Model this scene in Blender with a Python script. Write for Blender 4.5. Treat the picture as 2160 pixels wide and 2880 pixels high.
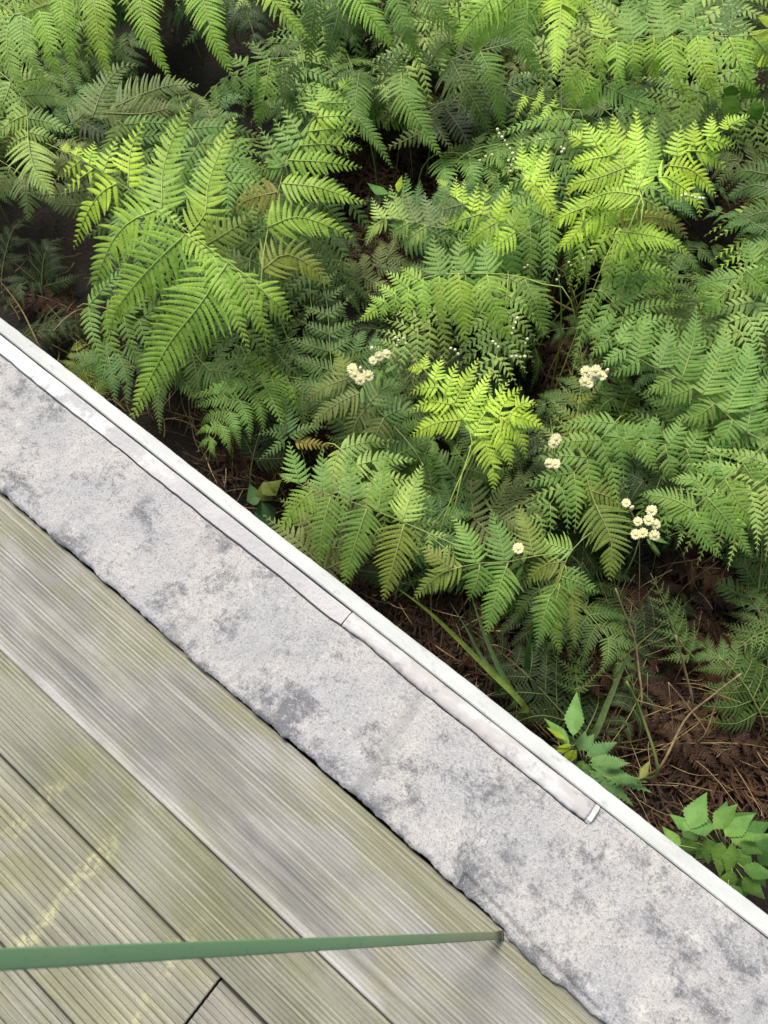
import bpy, math, random
from mathutils import Vector, noise
random.seed(7)
R = math.radians
scene = bpy.context.scene
for o in list(bpy.data.objects): bpy.data.objects.remove(o)
COL = scene.collection

# ---------------------------------------------------------------- camera, sky, sun, exposure
CAMZ, PITCH, FOC = 1.3, R(65.554), 2163.0            # phone camera 1.3 m above the deck
cam = bpy.data.cameras.new('camera'); camo = bpy.data.objects.new('camera', cam); COL.objects.link(camo)
camo.location = (0, 0, CAMZ); camo.rotation_euler = (R(90) - PITCH, 0, 0)
cam.sensor_fit = 'VERTICAL'; cam.sensor_height = 36; cam.lens = 36 * FOC / 2880
cam.clip_start = 0.01; cam.clip_end = 500
cam.dof.use_dof = True; cam.dof.focus_distance = 1.5; cam.dof.aperture_fstop = cam.lens / 2.6
scene.camera = camo

SUN_EL, SUN_AZ = R(62), R(-25)                       # azimuth measured from +Y towards +X
world = bpy.data.worlds.new('World'); scene.world = world; world.use_nodes = True
wn = world.node_tree
sky = wn.nodes.new('ShaderNodeTexSky'); sky.sky_type = 'NISHITA'; sky.sun_disc = False
sky.sun_elevation = SUN_EL; sky.sun_rotation = SUN_AZ; sky.air_density = 0.7; sky.dust_density = 4.0; sky.ozone_density = 0.5
bg = wn.nodes['Background']; bg.inputs['Strength'].default_value = 0.13
wn.links.new(sky.outputs[0], bg.inputs['Color'])
sun = bpy.data.lights.new('sun', 'SUN'); suno = bpy.data.objects.new('sun', sun); COL.objects.link(suno)
sun.energy = 3.2; sun.angle = R(18); sun.color = (1.0, 0.95, 0.85)
d = Vector((math.sin(SUN_AZ) * math.cos(SUN_EL), math.cos(SUN_AZ) * math.cos(SUN_EL), math.sin(SUN_EL)))
suno.rotation_euler = d.to_track_quat('Z', 'Y').to_euler(); suno.location = d * 20
vs = scene.view_settings
vs.view_transform = 'Standard'; vs.look = 'None'; vs.exposure = 0.62; vs.gamma = 1.0; vs.use_curve_mapping = False

# ---------------------------------------------------------------- helpers
UX = Vector((0.7783248, -0.62786186, 0)); VX = Vector((0.62786186, 0.7783248, 0))   # along / across the kerb
KERB_ROT = math.atan2(UX.y, UX.x)
G0, GS = -0.78, 0.22                                  # ground level at the wall foot and its upward slope
def gz(x, y):
    v = x * VX.x + y * VX.y - 0.3
    return G0 + GS * min(max(v, -0.2), 4.0)
def at(px, py, h):
    """point of the place seen at a photo pixel, h metres above the sloping ground"""
    a = (px - 1080) / FOC; b = -(py - 1440) / FOC
    dx, dy, dz = a, b * math.sin(PITCH) + math.cos(PITCH), b * math.cos(PITCH) - math.sin(PITCH)
    t = (CAMZ - (G0 + h) + GS * 0.3) / (GS * (dx * VX.x + dy * VX.y) - dz)
    return Vector((t * dx, t * dy, CAMZ + t * dz))
def mpp(p):                                           # metres per photo pixel at a point
    q = p - Vector((0, 0, CAMZ)); f = Vector((0, math.cos(PITCH), -math.sin(PITCH)))
    return q.dot(f) / FOC
def mesh_obj(name, verts, faces, mats, parent=None, smooth=True, fmat=None):
    me = bpy.data.meshes.new(name); me.from_pydata(verts, [], faces)
    for m in (mats if isinstance(mats, (list, tuple)) else [mats]): me.materials.append(m)
    if smooth: me.polygons.foreach_set('use_smooth', [True] * len(me.polygons))
    if fmat: me.polygons.foreach_set('material_index', fmat)
    o = bpy.data.objects.new(name, me); COL.objects.link(o); o.parent = parent
    return o
def empty(name, loc, rz=0.0):
    o = bpy.data.objects.new(name, None); COL.objects.link(o)
    o.location = loc; o.rotation_euler = (0, 0, rz); o.empty_display_size = 0.05
    return o
def tag(o, label, cat, group=None, kind=None):
    if label: o['label'] = label
    if cat: o['category'] = cat
    if group: o['group'] = group
    if kind: o['kind'] = kind
    return o
def spline(pts, n):
    """n+1 points along a Catmull-Rom curve, evenly spaced by length"""
    if len(pts) == 2:
        return [pts[0].lerp(pts[1], i / n) for i in range(n + 1)]
    P = [pts[0] * 2 - pts[1]] + list(pts) + [pts[-1] * 2 - pts[-2]]
    fine = []
    for i in range(1, len(P) - 2):
        for k in range(10):
            t = k / 10; a, b, c, e = P[i - 1], P[i], P[i + 1], P[i + 2]
            fine.append(0.5 * ((2 * b) + (c - a) * t + (2 * a - 5 * b + 4 * c - e) * t * t + (3 * b - a - 3 * c + e) * t ** 3))
    fine.append(pts[-1].copy())
    L = [0]
    for i in range(1, len(fine)): L.append(L[-1] + (fine[i] - fine[i - 1]).length)
    out, j = [], 0
    for i in range(n + 1):
        s = L[-1] * i / n
        while j < len(L) - 2 and L[j + 1] < s: j += 1
        seg = max(L[j + 1] - L[j], 1e-9)
        out.append(fine[j].lerp(fine[j + 1], min(1, (s - L[j]) / seg)))
    return out
class MB:
    def __init__(s): s.v = []; s.f = []; s.m = []
    def tube(s, pts, r0, r1, sides=5, mat=0):
        n = len(pts); base = len(s.v)
        for i, p in enumerate(pts):
            t = (pts[min(i + 1, n - 1)] - pts[max(i - 1, 0)])
            if t.length < 1e-9: t = Vector((0, 0, 1))
            t.normalize(); a = t.cross(Vector((0.31, 0.17, 0.93)))
            if a.length < 1e-3: a = t.cross(Vector((1, 0, 0)))
            a.normalize(); b = t.cross(a); r = r0 + (r1 - r0) * i / (n - 1)
            for k in range(sides):
                g = 2 * math.pi * k / sides
                s.v.append(p + a * (r * math.cos(g)) + b * (r * math.sin(g)))
        for i in range(n - 1):
            for k in range(sides):
                q = (k + 1) % sides
                s.f.append((base + i * sides + k, base + i * sides + q, base + (i + 1) * sides + q, base + (i + 1) * sides + k)); s.m.append(mat)
        s.f.append(tuple(base + k for k in range(sides))[::-1]); s.m.append(mat)
        s.f.append(tuple(base + (n - 1) * sides + k for k in range(sides))); s.m.append(mat)
    def blade(s, B, D, F, N, l, w, K, lobed=0.0, fwd=0.18, droop=0.12, fold=0.3, mat=0, wprof=None):
        """a small leaflet from B along D, curving towards F and drooping away from N"""
        base = len(s.v)
        S = N.cross(D)
        if S.length < 1e-6: S = Vector((1, 0, 0))
        S.normalize()
        for i in range(K):
            u = i / K
            c = B + D * (l * u) + F * (l * fwd * u * u) - N * (l * droop * u * u)
            hw = w * 0.5 * ((1 - u ** 2.2) ** 0.75 if wprof is None else wprof(u))
            if lobed and i > 0 and i % 2 == 1: hw *= 1 - lobed
            e = N * (hw * fold)
            s.v += [c - S * hw - e, c, c + S * hw - e]
        s.v.append(B + D * l + F * (l * fwd) - N * (l * droop))
        for i in range(K - 1):
            q = base + 3 * i
            s.f += [(q, q + 1, q + 4, q + 3), (q + 1, q + 2, q + 5, q + 4)]; s.m += [mat, mat]
        q = base + 3 * (K - 1); T = len(s.v) - 1
        s.f += [(q, q + 1, T), (q + 1, q + 2, T)]; s.m += [mat, mat]
    def build(s, name, mats, parent=None, origin=None, smooth=True):
        v = [p - origin for p in s.v] if origin is not None else s.v
        return mesh_obj(name, v, s.f, mats, parent, smooth, s.m)

# ---------------------------------------------------------------- materials
class NT:
    def __init__(s, name):
        s.m = bpy.data.materials.new(name); s.m.use_nodes = True; s.t = s.m.node_tree
        s.bsdf = s.t.nodes['Principled BSDF']; s.out = s.t.nodes['Material Output']
        s.bsdf.inputs['Specular IOR Level'].default_value = 0.3
    def n(s, kind, **kw):
        nd = s.t.nodes.new('ShaderNode' + kind)
        for k, v in kw.items():
            if hasattr(nd, k): setattr(nd, k, v)
        return nd
    def set(s, sock, v):
        if hasattr(v, 'is_output') or isinstance(v, bpy.types.NodeSocket): s.t.links.new(v, sock)
        else: sock.default_value = v
    def coord(s, scale=(1, 1, 1), loc=(0, 0, 0)):
        tc = s.n('TexCoord'); mp = s.n('Mapping'); s.t.links.new(tc.outputs['Object'], mp.inputs['Vector'])
        mp.inputs['Scale'].default_value = scale; mp.inputs['Location'].default_value = loc
        return mp.outputs[0]
    def noise(s, vec, scale, detail=4, rough=0.55, dist=0.0):
        nd = s.n('TexNoise'); s.t.links.new(vec, nd.inputs['Vector']); nd.inputs['Scale'].default_value = scale
        nd.inputs['Detail'].default_value = detail; nd.inputs['Roughness'].default_value = rough; nd.inputs['Distortion'].default_value = dist
        return nd.outputs['Fac']
    def ramp(s, fac, lo, hi, a=0.0, b=1.0):
        nd = s.n('MapRange'); s.t.links.new(fac, nd.inputs['Value'])
        for k, v in zip(('From Min', 'From Max', 'To Min', 'To Max'), (lo, hi, a, b)): nd.inputs[k].default_value = v
        nd.clamp = True; nd.interpolation_type = 'SMOOTHSTEP'
        return nd.outputs[0]
    def mix(s, fac, a, b, mode='MIX'):
        nd = s.n('Mix'); nd.data_type = 'RGBA'; nd.blend_type = mode
        s.set(nd.inputs[0], fac); s.set(nd.inputs[6], a if not isinstance(a, tuple) else (*a, 1)); s.set(nd.inputs[7], b if not isinstance(b, tuple) else (*b, 1))
        return nd.outputs[2]
    def math(s, op, a, b=0.0):
        nd = s.n('Math'); nd.operation = op; s.set(nd.inputs[0], a); s.set(nd.inputs[1], b)
        return nd.outputs[0]
    def xyz(s, vec):
        nd = s.n('SeparateXYZ'); s.t.links.new(vec, nd.inputs[0]); return nd.outputs
    def bump(s, h, strength, dist):
        nd = s.n('Bump'); s.t.links.new(h, nd.inputs['Height']); nd.inputs['Strength'].default_value = strength; nd.inputs['Distance'].default_value = dist
        s.t.links.new(nd.outputs[0], s.bsdf.inputs['Normal'])
    def color(s, c, rough=0.8):
        s.set(s.bsdf.inputs['Base Color'], c if not isinstance(c, tuple) else (*c, 1)); s.set(s.bsdf.inputs['Roughness'], rough)
        return s.m

def mat_leaf():
    k = NT('leaf'); oi = k.n('ObjectInfo'); c = k.coord()
    n1 = k.noise(c, 38, 3); n2 = k.noise(c, 9, 2)
    c1 = k.mix(k.ramp(n1, 0.35, 0.7), oi.outputs['Color'], (0.72, 0.76, 0.7), 'MULTIPLY')
    c2 = k.mix(k.ramp(n2, 0.4, 0.72, 0.0, 0.4), c1, (1.25, 1.05, 0.6), 'MULTIPLY')
    k.bump(k.noise(c, 120, 3), 0.5, 0.004); k.color(c2, 0.5); k.bsdf.inputs['Specular IOR Level'].default_value = 0.22
    tr = k.n('BsdfTranslucent'); tc = k.mix(1.0, c2, (1.25, 1.2, 0.55), 'MULTIPLY'); k.t.links.new(tc, tr.inputs['Color'])
    mx = k.n('MixShader'); mx.inputs[0].default_value = 0.42
    k.t.links.new(k.bsdf.outputs[0], mx.inputs[1]); k.t.links.new(tr.outputs[0], mx.inputs[2]); k.t.links.new(mx.outputs[0], k.out.inputs['Surface'])
    return k.m
def mat_stem():
    k = NT('stem'); oi = k.n('ObjectInfo')
    return k.color(k.mix(0.55, oi.outputs['Color'], (0.20, 0.19, 0.06)), 0.55)
LEAF, STEM = mat_leaf(), mat_stem()
def plain(name, c, rough=0.6, var=0.35, scale=60):
    k = NT(name); n = k.noise(k.coord(), scale, 3)
    return k.color(k.mix(k.ramp(n, 0.3, 0.75), c, tuple(x * (1 - var) for x in c)), rough)

def mat_concrete():
    k = NT('weathered_concrete'); c = k.coord(); x, y, z = k.xyz(c)
    grain = k.noise(c, 430, 2, 0.7); grit = k.noise(c, 210, 4, 0.75); mott = k.noise(k.coord(loc=(2, 6, 0)), 48, 5, 0.7)
    big = k.noise(k.coord((1, 0.8, 1), (1.3, 0.4, 0)), 6, 5, 0.62, 0.3); blot = k.noise(k.coord((0.9, 1.1, 1), (3.7, 1.1, 0)), 16, 6, 0.66, 0.35); warm = k.noise(k.coord(loc=(9, 2, 0)), 9, 3)
    edge = k.ramp(y, 0.030, 0.10, 0.07, 0.0)                                   # grime keeps to the deck side
    st = k.math('ADD', k.math('MULTIPLY', big, 0.34), k.math('MULTIPLY', blot, 0.68))
    st = k.math('ADD', k.math('ADD', st, edge), k.math('MULTIPLY', k.math('ADD', mott, -0.5), 0.22))
    st = k.math('ADD', st, k.math('MULTIPLY', k.math('ADD', grit, -0.5), 0.20))
    stain = k.ramp(st, 0.505, 0.655)
    base = k.mix(k.ramp(warm, 0.35, 0.65), (0.315, 0.318, 0.322), (0.375, 0.368, 0.350))
    base = k.mix(k.ramp(mott, 0.42, 0.66, 0.0, 0.30), base, (0.22, 0.22, 0.225))
    base = k.mix(k.math('MULTIPLY', stain, 0.9), base, (0.100, 0.106, 0.116))
    base = k.mix(k.ramp(grit, 0.50, 0.66, 0.0, 0.6), base, (0.105, 0.105, 0.11))
    base = k.mix(k.ramp(grain, 0.54, 0.70, 0.0, 0.45), base, (0.52, 0.515, 0.505))
    base = k.mix(k.ramp(grain, 0.46, 0.32, 0.0, 0.40), base, (0.13, 0.13, 0.135))
    run = k.ramp(k.noise(k.coord((1, 0.10, 1), (0, 3, 0)), 26, 4, 0.6), 0.56, 0.75, 0.0, 0.35)   # run-off streaks across the kerb
    base = k.mix(run, base, (0.17, 0.172, 0.17))
    pat = k.ramp(k.noise(k.coord(loc=(12, 3, 0)), 28, 4, 0.6), 0.64, 0.72, 0.0, 0.5)              # pale lichen crusts
    base = k.mix(pat, base, (0.50, 0.49, 0.46))
    k.bump(k.math('ADD', k.math('MULTIPLY', grain, 0.6), grit), 0.6, 0.0035)
    return k.color(base, 0.94)
def mat_mortar():
    k = NT('pale_mortar'); c = k.coord(); x, y, z = k.xyz(c)
    grit = k.noise(c, 240, 3, 0.7); big = k.noise(c, 14, 4)
    base = k.mix(k.ramp(big, 0.4, 0.65), (0.33, 0.33, 0.335), (0.385, 0.38, 0.375))
    base = k.mix(k.ramp(grit, 0.5, 0.68, 0.0, 0.6), base, (0.24, 0.24, 0.25))
    paint = k.ramp(k.math('ADD', big, k.math('MULTIPLY', x, -0.55)), 1.02, 1.12)  # whitewash left at the far end
    base = k.mix(paint, base, (0.52, 0.52, 0.515))
    k.bump(grit, 0.5, 0.002)
    return k.color(base, 0.92)
def mat_moulding():
    k = NT('chipped_white_plaster'); c = k.coord((0.35, 1, 1)); c2 = k.coord()
    n = k.noise(c, 26, 5, 0.65); g = k.noise(c2, 150, 3)
    base = k.mix(k.ramp(n, 0.44, 0.60, 0.0, 0.75), (0.43, 0.428, 0.42), (0.315, 0.30, 0.288))
    base = k.mix(k.ramp(g, 0.58, 0.72, 0, 0.5), base, (0.3, 0.29, 0.29))
    ch = k.noise(k.coord(loc=(4, 4, 0)), 30, 4, 0.7); base = k.mix(k.ramp(ch, 0.56, 0.66, 0, 0.7), base, (0.21, 0.21, 0.22))
    k.bump(n, 0.4, 0.004)
    return k.color(base, 0.7)
def mat_white():
    k = NT('chalky_white_paint'); c = k.coord(); n = k.noise(k.coord((0.35, 1, 1)), 20, 6, 0.65); g = k.noise(c, 190, 4, 0.7); d = k.noise(k.coord((0.5, 1, 1), (4, 1, 0)), 42, 5, 0.7)
    base = k.mix(k.ramp(n, 0.40, 0.68, 0, 0.8), (0.425, 0.448, 0.430), (0.345, 0.365, 0.345))
    base = k.mix(k.ramp(d, 0.58, 0.70, 0, 0.55), base, (0.21, 0.21, 0.195)); base = k.mix(k.ramp(g, 0.60, 0.74, 0, 0.35), base, (0.24, 0.245, 0.235))
    k.bump(k.math('ADD', g, d), 0.35, 0.002)
    return k.color(base, 0.85)
def mat_deck():
    k = NT('weathered_decking'); c = k.coord(); x, y, z = k.xyz(c)
    lo = k.coord((0.38, 1, 1)); st = k.noise(k.coord((0.09, 1, 1)), 60, 5, 0.65); st2 = k.noise(k.coord((0.02, 1, 1), (0, 7, 0)), 190, 3, 0.6)
    big = k.noise(lo, 11, 4, 0.6, 0.3); alg = k.noise(k.coord((0.7, 1, 1), (5, 0, 0)), 7.5, 5, 0.6, 0.4); fine = k.noise(c, 330, 3, 0.7)
    base = k.mix(k.ramp(big, 0.36, 0.66), (0.190, 0.190, 0.172), (0.288, 0.285, 0.268))
    ridge = k.math('ABSOLUTE', k.math('ADD', y, -0.0))                          # greenish film along the kerb
    film = k.ramp(y, -0.055, 0.03)
    a = k.ramp(k.math('ADD', alg, k.math('MULTIPLY', film, 0.10)), 0.45, 0.68, 0.0, 0.62)
    base = k.mix(a, base, (0.19, 0.195, 0.095))
    base = k.mix(k.ramp(st, 0.50, 0.74, 0.0, 0.3), base, (0.125, 0.12, 0.11))
    # pale worn strip on the joint and the grey smear beside it
    wob = k.math('ADD', y, k.math('MULTIPLY', k.math('ADD', k.noise(k.coord((1, 0.0, 0)), 7, 3), -0.5), 0.03))
    pale = k.math('MULTIPLY', k.ramp(wob, -0.163, -0.155), k.ramp(wob, -0.136, -0.146))
    pm = k.ramp(k.noise(k.coord((0.25, 1, 1), (2, 2, 0)), 30, 3), 0.33, 0.6, 0.1, 0.5)
    base = k.mix(k.math('MULTIPLY', pale, pm), base, (0.47, 0.465, 0.44))
    smear = k.math('MULTIPLY', k.ramp(wob, -0.138, -0.128), k.ramp(wob, -0.082, -0.102))
    sm = k.ramp(k.noise(k.coord((0.3, 1, 1), (8, 1, 0)), 17, 4, 0.6), 0.36, 0.66, 0.0, 0.55)
    base = k.mix(k.math('MULTIPLY', smear, sm), base, (0.13, 0.13, 0.135))
    # yellowish crusts of lichen over the joist lines
    crust = None
    for u0 in (-0.475, -0.345, -0.155, 0.30, -0.95):
        du = k.math('ABSOLUTE', k.math('ADD', k.math('ADD', x, k.math('MULTIPLY', k.math('ADD', k.noise(c, 24, 3), -0.5), 0.04)), -u0))
        b = k.ramp(du, 0.019, 0.004); crust = b if crust is None else k.math('MAXIMUM', crust, b)
    cm = k.ramp(k.noise(k.coord(loc=(1, 5, 0)), 85, 3, 0.7), 0.40, 0.60); lim = k.ramp(y, -0.20, -0.265); cl = k.ramp(k.noise(k.coord(loc=(3, 8, 0)), 16, 2), 0.40, 0.58)
    base = k.mix(k.math('MULTIPLY', k.math('MULTIPLY', crust, cm), k.math('MULTIPLY', k.math('MULTIPLY', lim, cl), 0.8)), base, (0.46, 0.455, 0.30))
    base = k.mix(k.ramp(st2, 0.46, 0.66, 0.0, 0.3), base, (0.55, 0.53, 0.46))
    base = k.mix(k.ramp(fine, 0.52, 0.72, 0.0, 0.5), base, (0.12, 0.12, 0.10))
    oi = k.n('ObjectInfo'); base = k.mix(1.0, base, oi.outputs['Color'], 'MULTIPLY')
    k.bump(k.math('ADD', st2, fine), 0.5, 0.002)
    return k.color(base, 0.85)
def mat_soil():
    k = NT('forest_soil'); c = k.coord(); n = k.noise(c, 14, 5, 0.65); n2 = k.noise(c, 90, 4, 0.7)
    b = k.mix(k.ramp(n, 0.35, 0.65), (0.008, 0.007, 0.005), (0.016, 0.011, 0.007))
    b = k.mix(k.ramp(n2, 0.55, 0.72, 0, 0.6), b, (0.026, 0.019, 0.013))
    k.bump(n2, 0.9, 0.02)
    return k.color(b, 0.95)
CONC, MORT, MOULD, WHITE, DECK, SOIL = mat_concrete(), mat_mortar(), mat_moulding(), mat_white(), mat_deck(), mat_soil()
DARK = plain('dark_base', (0.035, 0.034, 0.028), 0.95)  # even dark colour for the sub-base and the wall core
def mat_paint():
    k = NT('olive_green_paint'); c = k.coord(); n = k.noise(c, 9, 4); g = k.noise(c, 140, 4, 0.7); x, y, z = k.xyz(c)
    b = k.mix(k.ramp(z, 0.05, 0.45), (0.20, 0.215, 0.11), (0.16, 0.29, 0.145))              # olive towards the foot, greener higher up
    b = k.mix(k.ramp(n, 0.4, 0.7, 0, 0.35), b, (0.25, 0.31, 0.20)); b = k.mix(k.ramp(g, 0.60, 0.7, 0, 0.6), b, (0.12, 0.11, 0.08))
    return k.color(b, 0.55)
GREENP = mat_paint()
STEEL = plain('dull_steel', (0.09, 0.095, 0.09), 0.6, 0.5, 90)
PETAL = plain('petal', (0.58, 0.56, 0.32), 0.6, 0.12); EYE = plain('flower_centre', (0.62, 0.57, 0.22), 0.7)
BUD = plain('bud', (0.62, 0.64, 0.36), 0.6, 0.3)
TWIG = plain('dry_twig', (0.30, 0.225, 0.115), 0.85, 0.45)
def mat_litter():
    k = NT('dead_bracken'); oi = k.n('ObjectInfo'); n = k.math('ADD', k.math('MULTIPLY', k.noise(k.coord(), 60, 3), 0.5), k.math('MULTIPLY', k.noise(k.coord(), 5, 3), 0.5))
    return k.color(k.mix(k.ramp(n, 0.38, 0.62), (0.013, 0.008, 0.005), (0.060, 0.029, 0.014)), 0.85)
LITTER = mat_litter(); RUST2 = plain('brown_frond', (0.085, 0.048, 0.024), 0.9, 0.7, 20); RUST = plain('rusty_frond', (0.135, 0.060, 0.025), 0.85, 0.7, 16)

# ---------------------------------------------------------------- ground
v, f = [], []
def axis(lo, hi):
    a = [-80, -40, -20, -10, -6]; x = lo
    while x <= hi: a.append(x); x += 0.06
    return a + [6, 10, 20, 40, 80]
xs, ys = axis(-3.6, 3.6), axis(-2.4, 4.2)
for yy in ys:
    for xx in xs:
        p = Vector((xx, yy, 0)); r = 0.035 * noise.noise(p * 3) + 0.02 * noise.noise(p * 9)
        v.append((xx, yy, gz(xx, yy) + r))
nx = len(xs)
for j in range(len(ys) - 1):
    for i in range(nx - 1): f.append((j * nx + i, j * nx + i + 1, (j + 1) * nx + i + 1, (j + 1) * nx + i))
tag(mesh_obj('ground', v, f, SOIL), 'dark brown forest soil under the ferns', None, kind='structure')

# ---------------------------------------------------------------- deck of ribbed boards
V0 = Vector((0, 0, 0))
deck = mesh_obj('deck', [(-3, -2.2, -0.06), (2.2, -2.2, -0.06), (2.2, 0.15, -0.06), (-3, 0.15, -0.06)], [(0, 1, 2, 3)], DARK, None, False)
deck.rotation_euler = (0, 0, KERB_ROT)
tag(deck, 'dark void beneath the grey ribbed deck boards', None, kind='structure')
def board(u0, u1, v0, v1, pitch, depth, zo=0.0, seed=0, tilt=0.0, tone=None):
    rnd = random.Random(seed); prof = [(v0, -0.03), (v0, -0.004), (v0 + 0.002, -0.0005)]
    n = max(3, int((v1 - v0 - 0.008) / pitch)); p = (v1 - v0 - 0.008) / n
    for i in range(n):
        a = v0 + 0.004 + i * p; dd = depth * rnd.uniform(0.7, 1.15)
        prof += [(a, 0), (a + p * 0.60, 0.0002), (a + p * 0.68, -dd), (a + p * 0.90, -dd)]
    prof += [(v1 - 0.004, 0), (v1 - 0.002, -0.0005), (v1, -0.004), (v1, -0.03)]
    us = [u0, u0 + 0.0015]; x = u0 + 0.1
    while x < u1 - 0.05: us.append(x); x += 0.1
    us += [u1 - 0.0015, u1]
    vv, ff = [], []
    for k, uu in enumerate(us):
        end = -0.0015 if k in (0, len(us) - 1) else 0
        for (a, z) in prof:
            w = 0.0011 * noise.noise(Vector((uu * 3, seed * 7.3, 0)))
            vv.append((uu, a + w, z + zo + end + tilt * (a - v0) + 0.0012 * noise.noise(Vector((uu * 2, a * 5, seed)))))
    m = len(prof)
    for k in range(len(us) - 1):
        for i in range(m - 1): ff.append((k * m + i, (k + 1) * m + i, (k + 1) * m + i + 1, k * m + i + 1))
    ff.append(tuple(range(m))); ff.append(tuple(range((len(us) - 1) * m, len(us) * m))[::-1])
    o = mesh_obj('deck_board', vv, ff, DECK, deck, False); o.color = tone or (rnd.uniform(.85, 1.02),) * 3 + (1,)
    return o
board(-3, 2.2, -0.1565, 0.0400, 0.0064, 0.0024, 0, 1, tone=(0.93, 0.93, 0.93, 1))
board(-3, 2.2, -0.2685, -0.1580, 0.0064, 0.0024, -0.0012, 2, tone=(0.76, 0.775, 0.66, 1))
board(-3, -0.0895, -0.4415, -0.2715, 0.0098, 0.0036, 0.0004, 3, tone=(0.86, 0.865, 0.73, 1))
board(-0.0860, 2.2, -0.4415, -0.2735, 0.0098, 0.0036, -0.001, 4, tone=(0.78, 0.765, 0.70, 1))
board(-3, 0.6, -0.6145, -0.4450, 0.0098, 0.0036, 0, 5); board(0.603, 2.2, -0.6145, -0.4450, 0.0098, 0.0036, 0, 6)
vv = -0.618
for i in range(9):
    board(-3, 2.2, vv - 0.17, vv, 0.0098, 0.0036, 0, 10 + i); vv -= 0.1735

# ---------------------------------------------------------------- concrete kerb on its wall
kerb = empty('concrete_kerb', (0, 0, 0), KERB_ROT)
tag(kerb, 'weathered grey concrete kerb with white outer edge between the deck and the ferns', 'kerb')
inner_pts = [(-3, .039), (-0.958, .039), (-0.734, .040), (-0.634, .042), (-0.49, .038), (-0.383, .040), (-0.29, .041), (-0.19, .0435), (-0.035, .044),
             (0.107, .041), (0.165, .042), (0.206, .034), (0.271, .030), (0.379, .035), (0.6, .036), (2.3, .036)]
def lerp_tab(tab, x):
    for (a, p), (b, q) in zip(tab, tab[1:]):
        if a <= x <= b: return p + (q - p) * (x - a) / (b - a)
    return tab[-1][1]
def n1(x, s, sd=0.0): return noise.noise(Vector((x * s, sd, sd * 1.7)))
def inner(u):
    w = 0.0022 * n1(u, 22, 1) + 0.0028 * n1(u, 70, 2) + 0.0016 * n1(u, 190, 3) - 0.007 * max(0, n1(u, 47, 21) - 0.35)
    c = n1(u, 31, 5); w += 0.006 * max(0, c - 0.25)
    return lerp_tab(inner_pts, u) + w
def crack(u): return 0.2385 + 0.0022 * n1(u, 9, 8) + 0.0012 * n1(u, 38, 9) + 0.005 * max(0, 1 - abs(u + 0.25) / 0.09)
END = 0.2135
us = []; x = -2.6
while x < -1.45: us.append(x); x += 0.02
while x < 0.75: us.append(x); x += 0.0035
while x < 2.2: us.append(x); x += 0.02
NV = 56; vv, ff = [], []
lip = [(0.105, 0.063), (0.14, 0.058), (0.19, 0.056), (0.24, 0.050), (0.30, 0.046), (0.36, 0.041)]
for u in us:
    a = inner(u); b = crack(u) - 0.0009 if u < END else 0.2725
    for k in range(NV + 3):
        if k < 3:
            z = (-0.05, -0.004, 0.004)[k]; vq = a + (0.010, 0.009, 0.001)[k]
            if k == 2: vq += 0.0015 * n1(u, 120, 4)
        else:
            t = (k - 3) / (NV - 1); t2 = t ** 1.25; vq = a + (b - a) * t2
            p = Vector((u, vq, 0)); e = vq - a
            z = 0.019 + 0.0016 * noise.noise(p * 30) + 0.0011 * noise.noise(p * 90) + 0.0008 * noise.noise(p * 220) + 0.003 * noise.noise(p * 6)
            z -= 0.006 * max(0, 1 - e / 0.009) ** 2
            pit = noise.noise(p * 45 + Vector((7, 3, 0))); z -= 0.006 * max(0, pit - 0.48)
            z -= 0.003 * max(0, 1 - (b - vq) / 0.003)
            if 0.105 < u < 0.36:
                dl = abs(vq - lerp_tab(lip, u) - 0.002 * n1(u, 60, 6)); z -= 0.007 * max(0, 1 - dl / 0.004)
                if vq < lerp_tab(lip, u): z -= 0.004
        vv.append((u, vq, z))
m = NV + 3
for i in range(len(us) - 1):
    for k in range(m - 1): ff.append((i * m + k, (i + 1) * m + k, (i + 1) * m + k + 1, i * m + k + 1))
mesh_obj('concrete_slab', vv, ff, CONC, kerb)
def strip(name, mat, ulist, prof, parent):
    """sweep a cross profile prof(u) -> [(v, z)...] along u, capped"""
    vv, ff = [], []; m = None
    for u in ulist:
        pr = prof(u); m = len(pr); vv += [(u, a, z) for a, z in pr]
    for i in range(len(ulist) - 1):
        for k in range(m - 1): ff.append((i * m + k, (i + 1) * m + k, (i + 1) * m + k + 1, i * m + k + 1))
    ff.append(tuple(range(m))); ff.append(tuple(range((len(ulist) - 1) * m, len(ulist) * m))[::-1])
    return mesh_obj(name, vv, ff, mat, parent, name == 'plaster_moulding')
def urange(a, b, s):
    n = max(2, int((b - a) / s)); return [a + (b - a) * i / n for i in range(n + 1)]
def band(u):
    c = crack(u) + 0.0006; o = 0.2712 + 0.0008 * n1(u, 15, 3); out = [(c, -0.02), (c, 0.013)]
    for k in range(9):
        t = k / 8; vq = c + 0.0015 + (o - c - 0.003) * t; p = Vector((u, vq, 4))
        out.append((vq, 0.0205 + 0.0015 * noise.noise(p * 30) + 0.0008 * noise.noise(p * 120) - 0.001 * (t > 0.9)))
    return out + [(o, 0.014), (o, -0.02)]
strip('mortar_band', MORT, urange(-2.6, -0.2905, 0.005), band, kerb)
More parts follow.
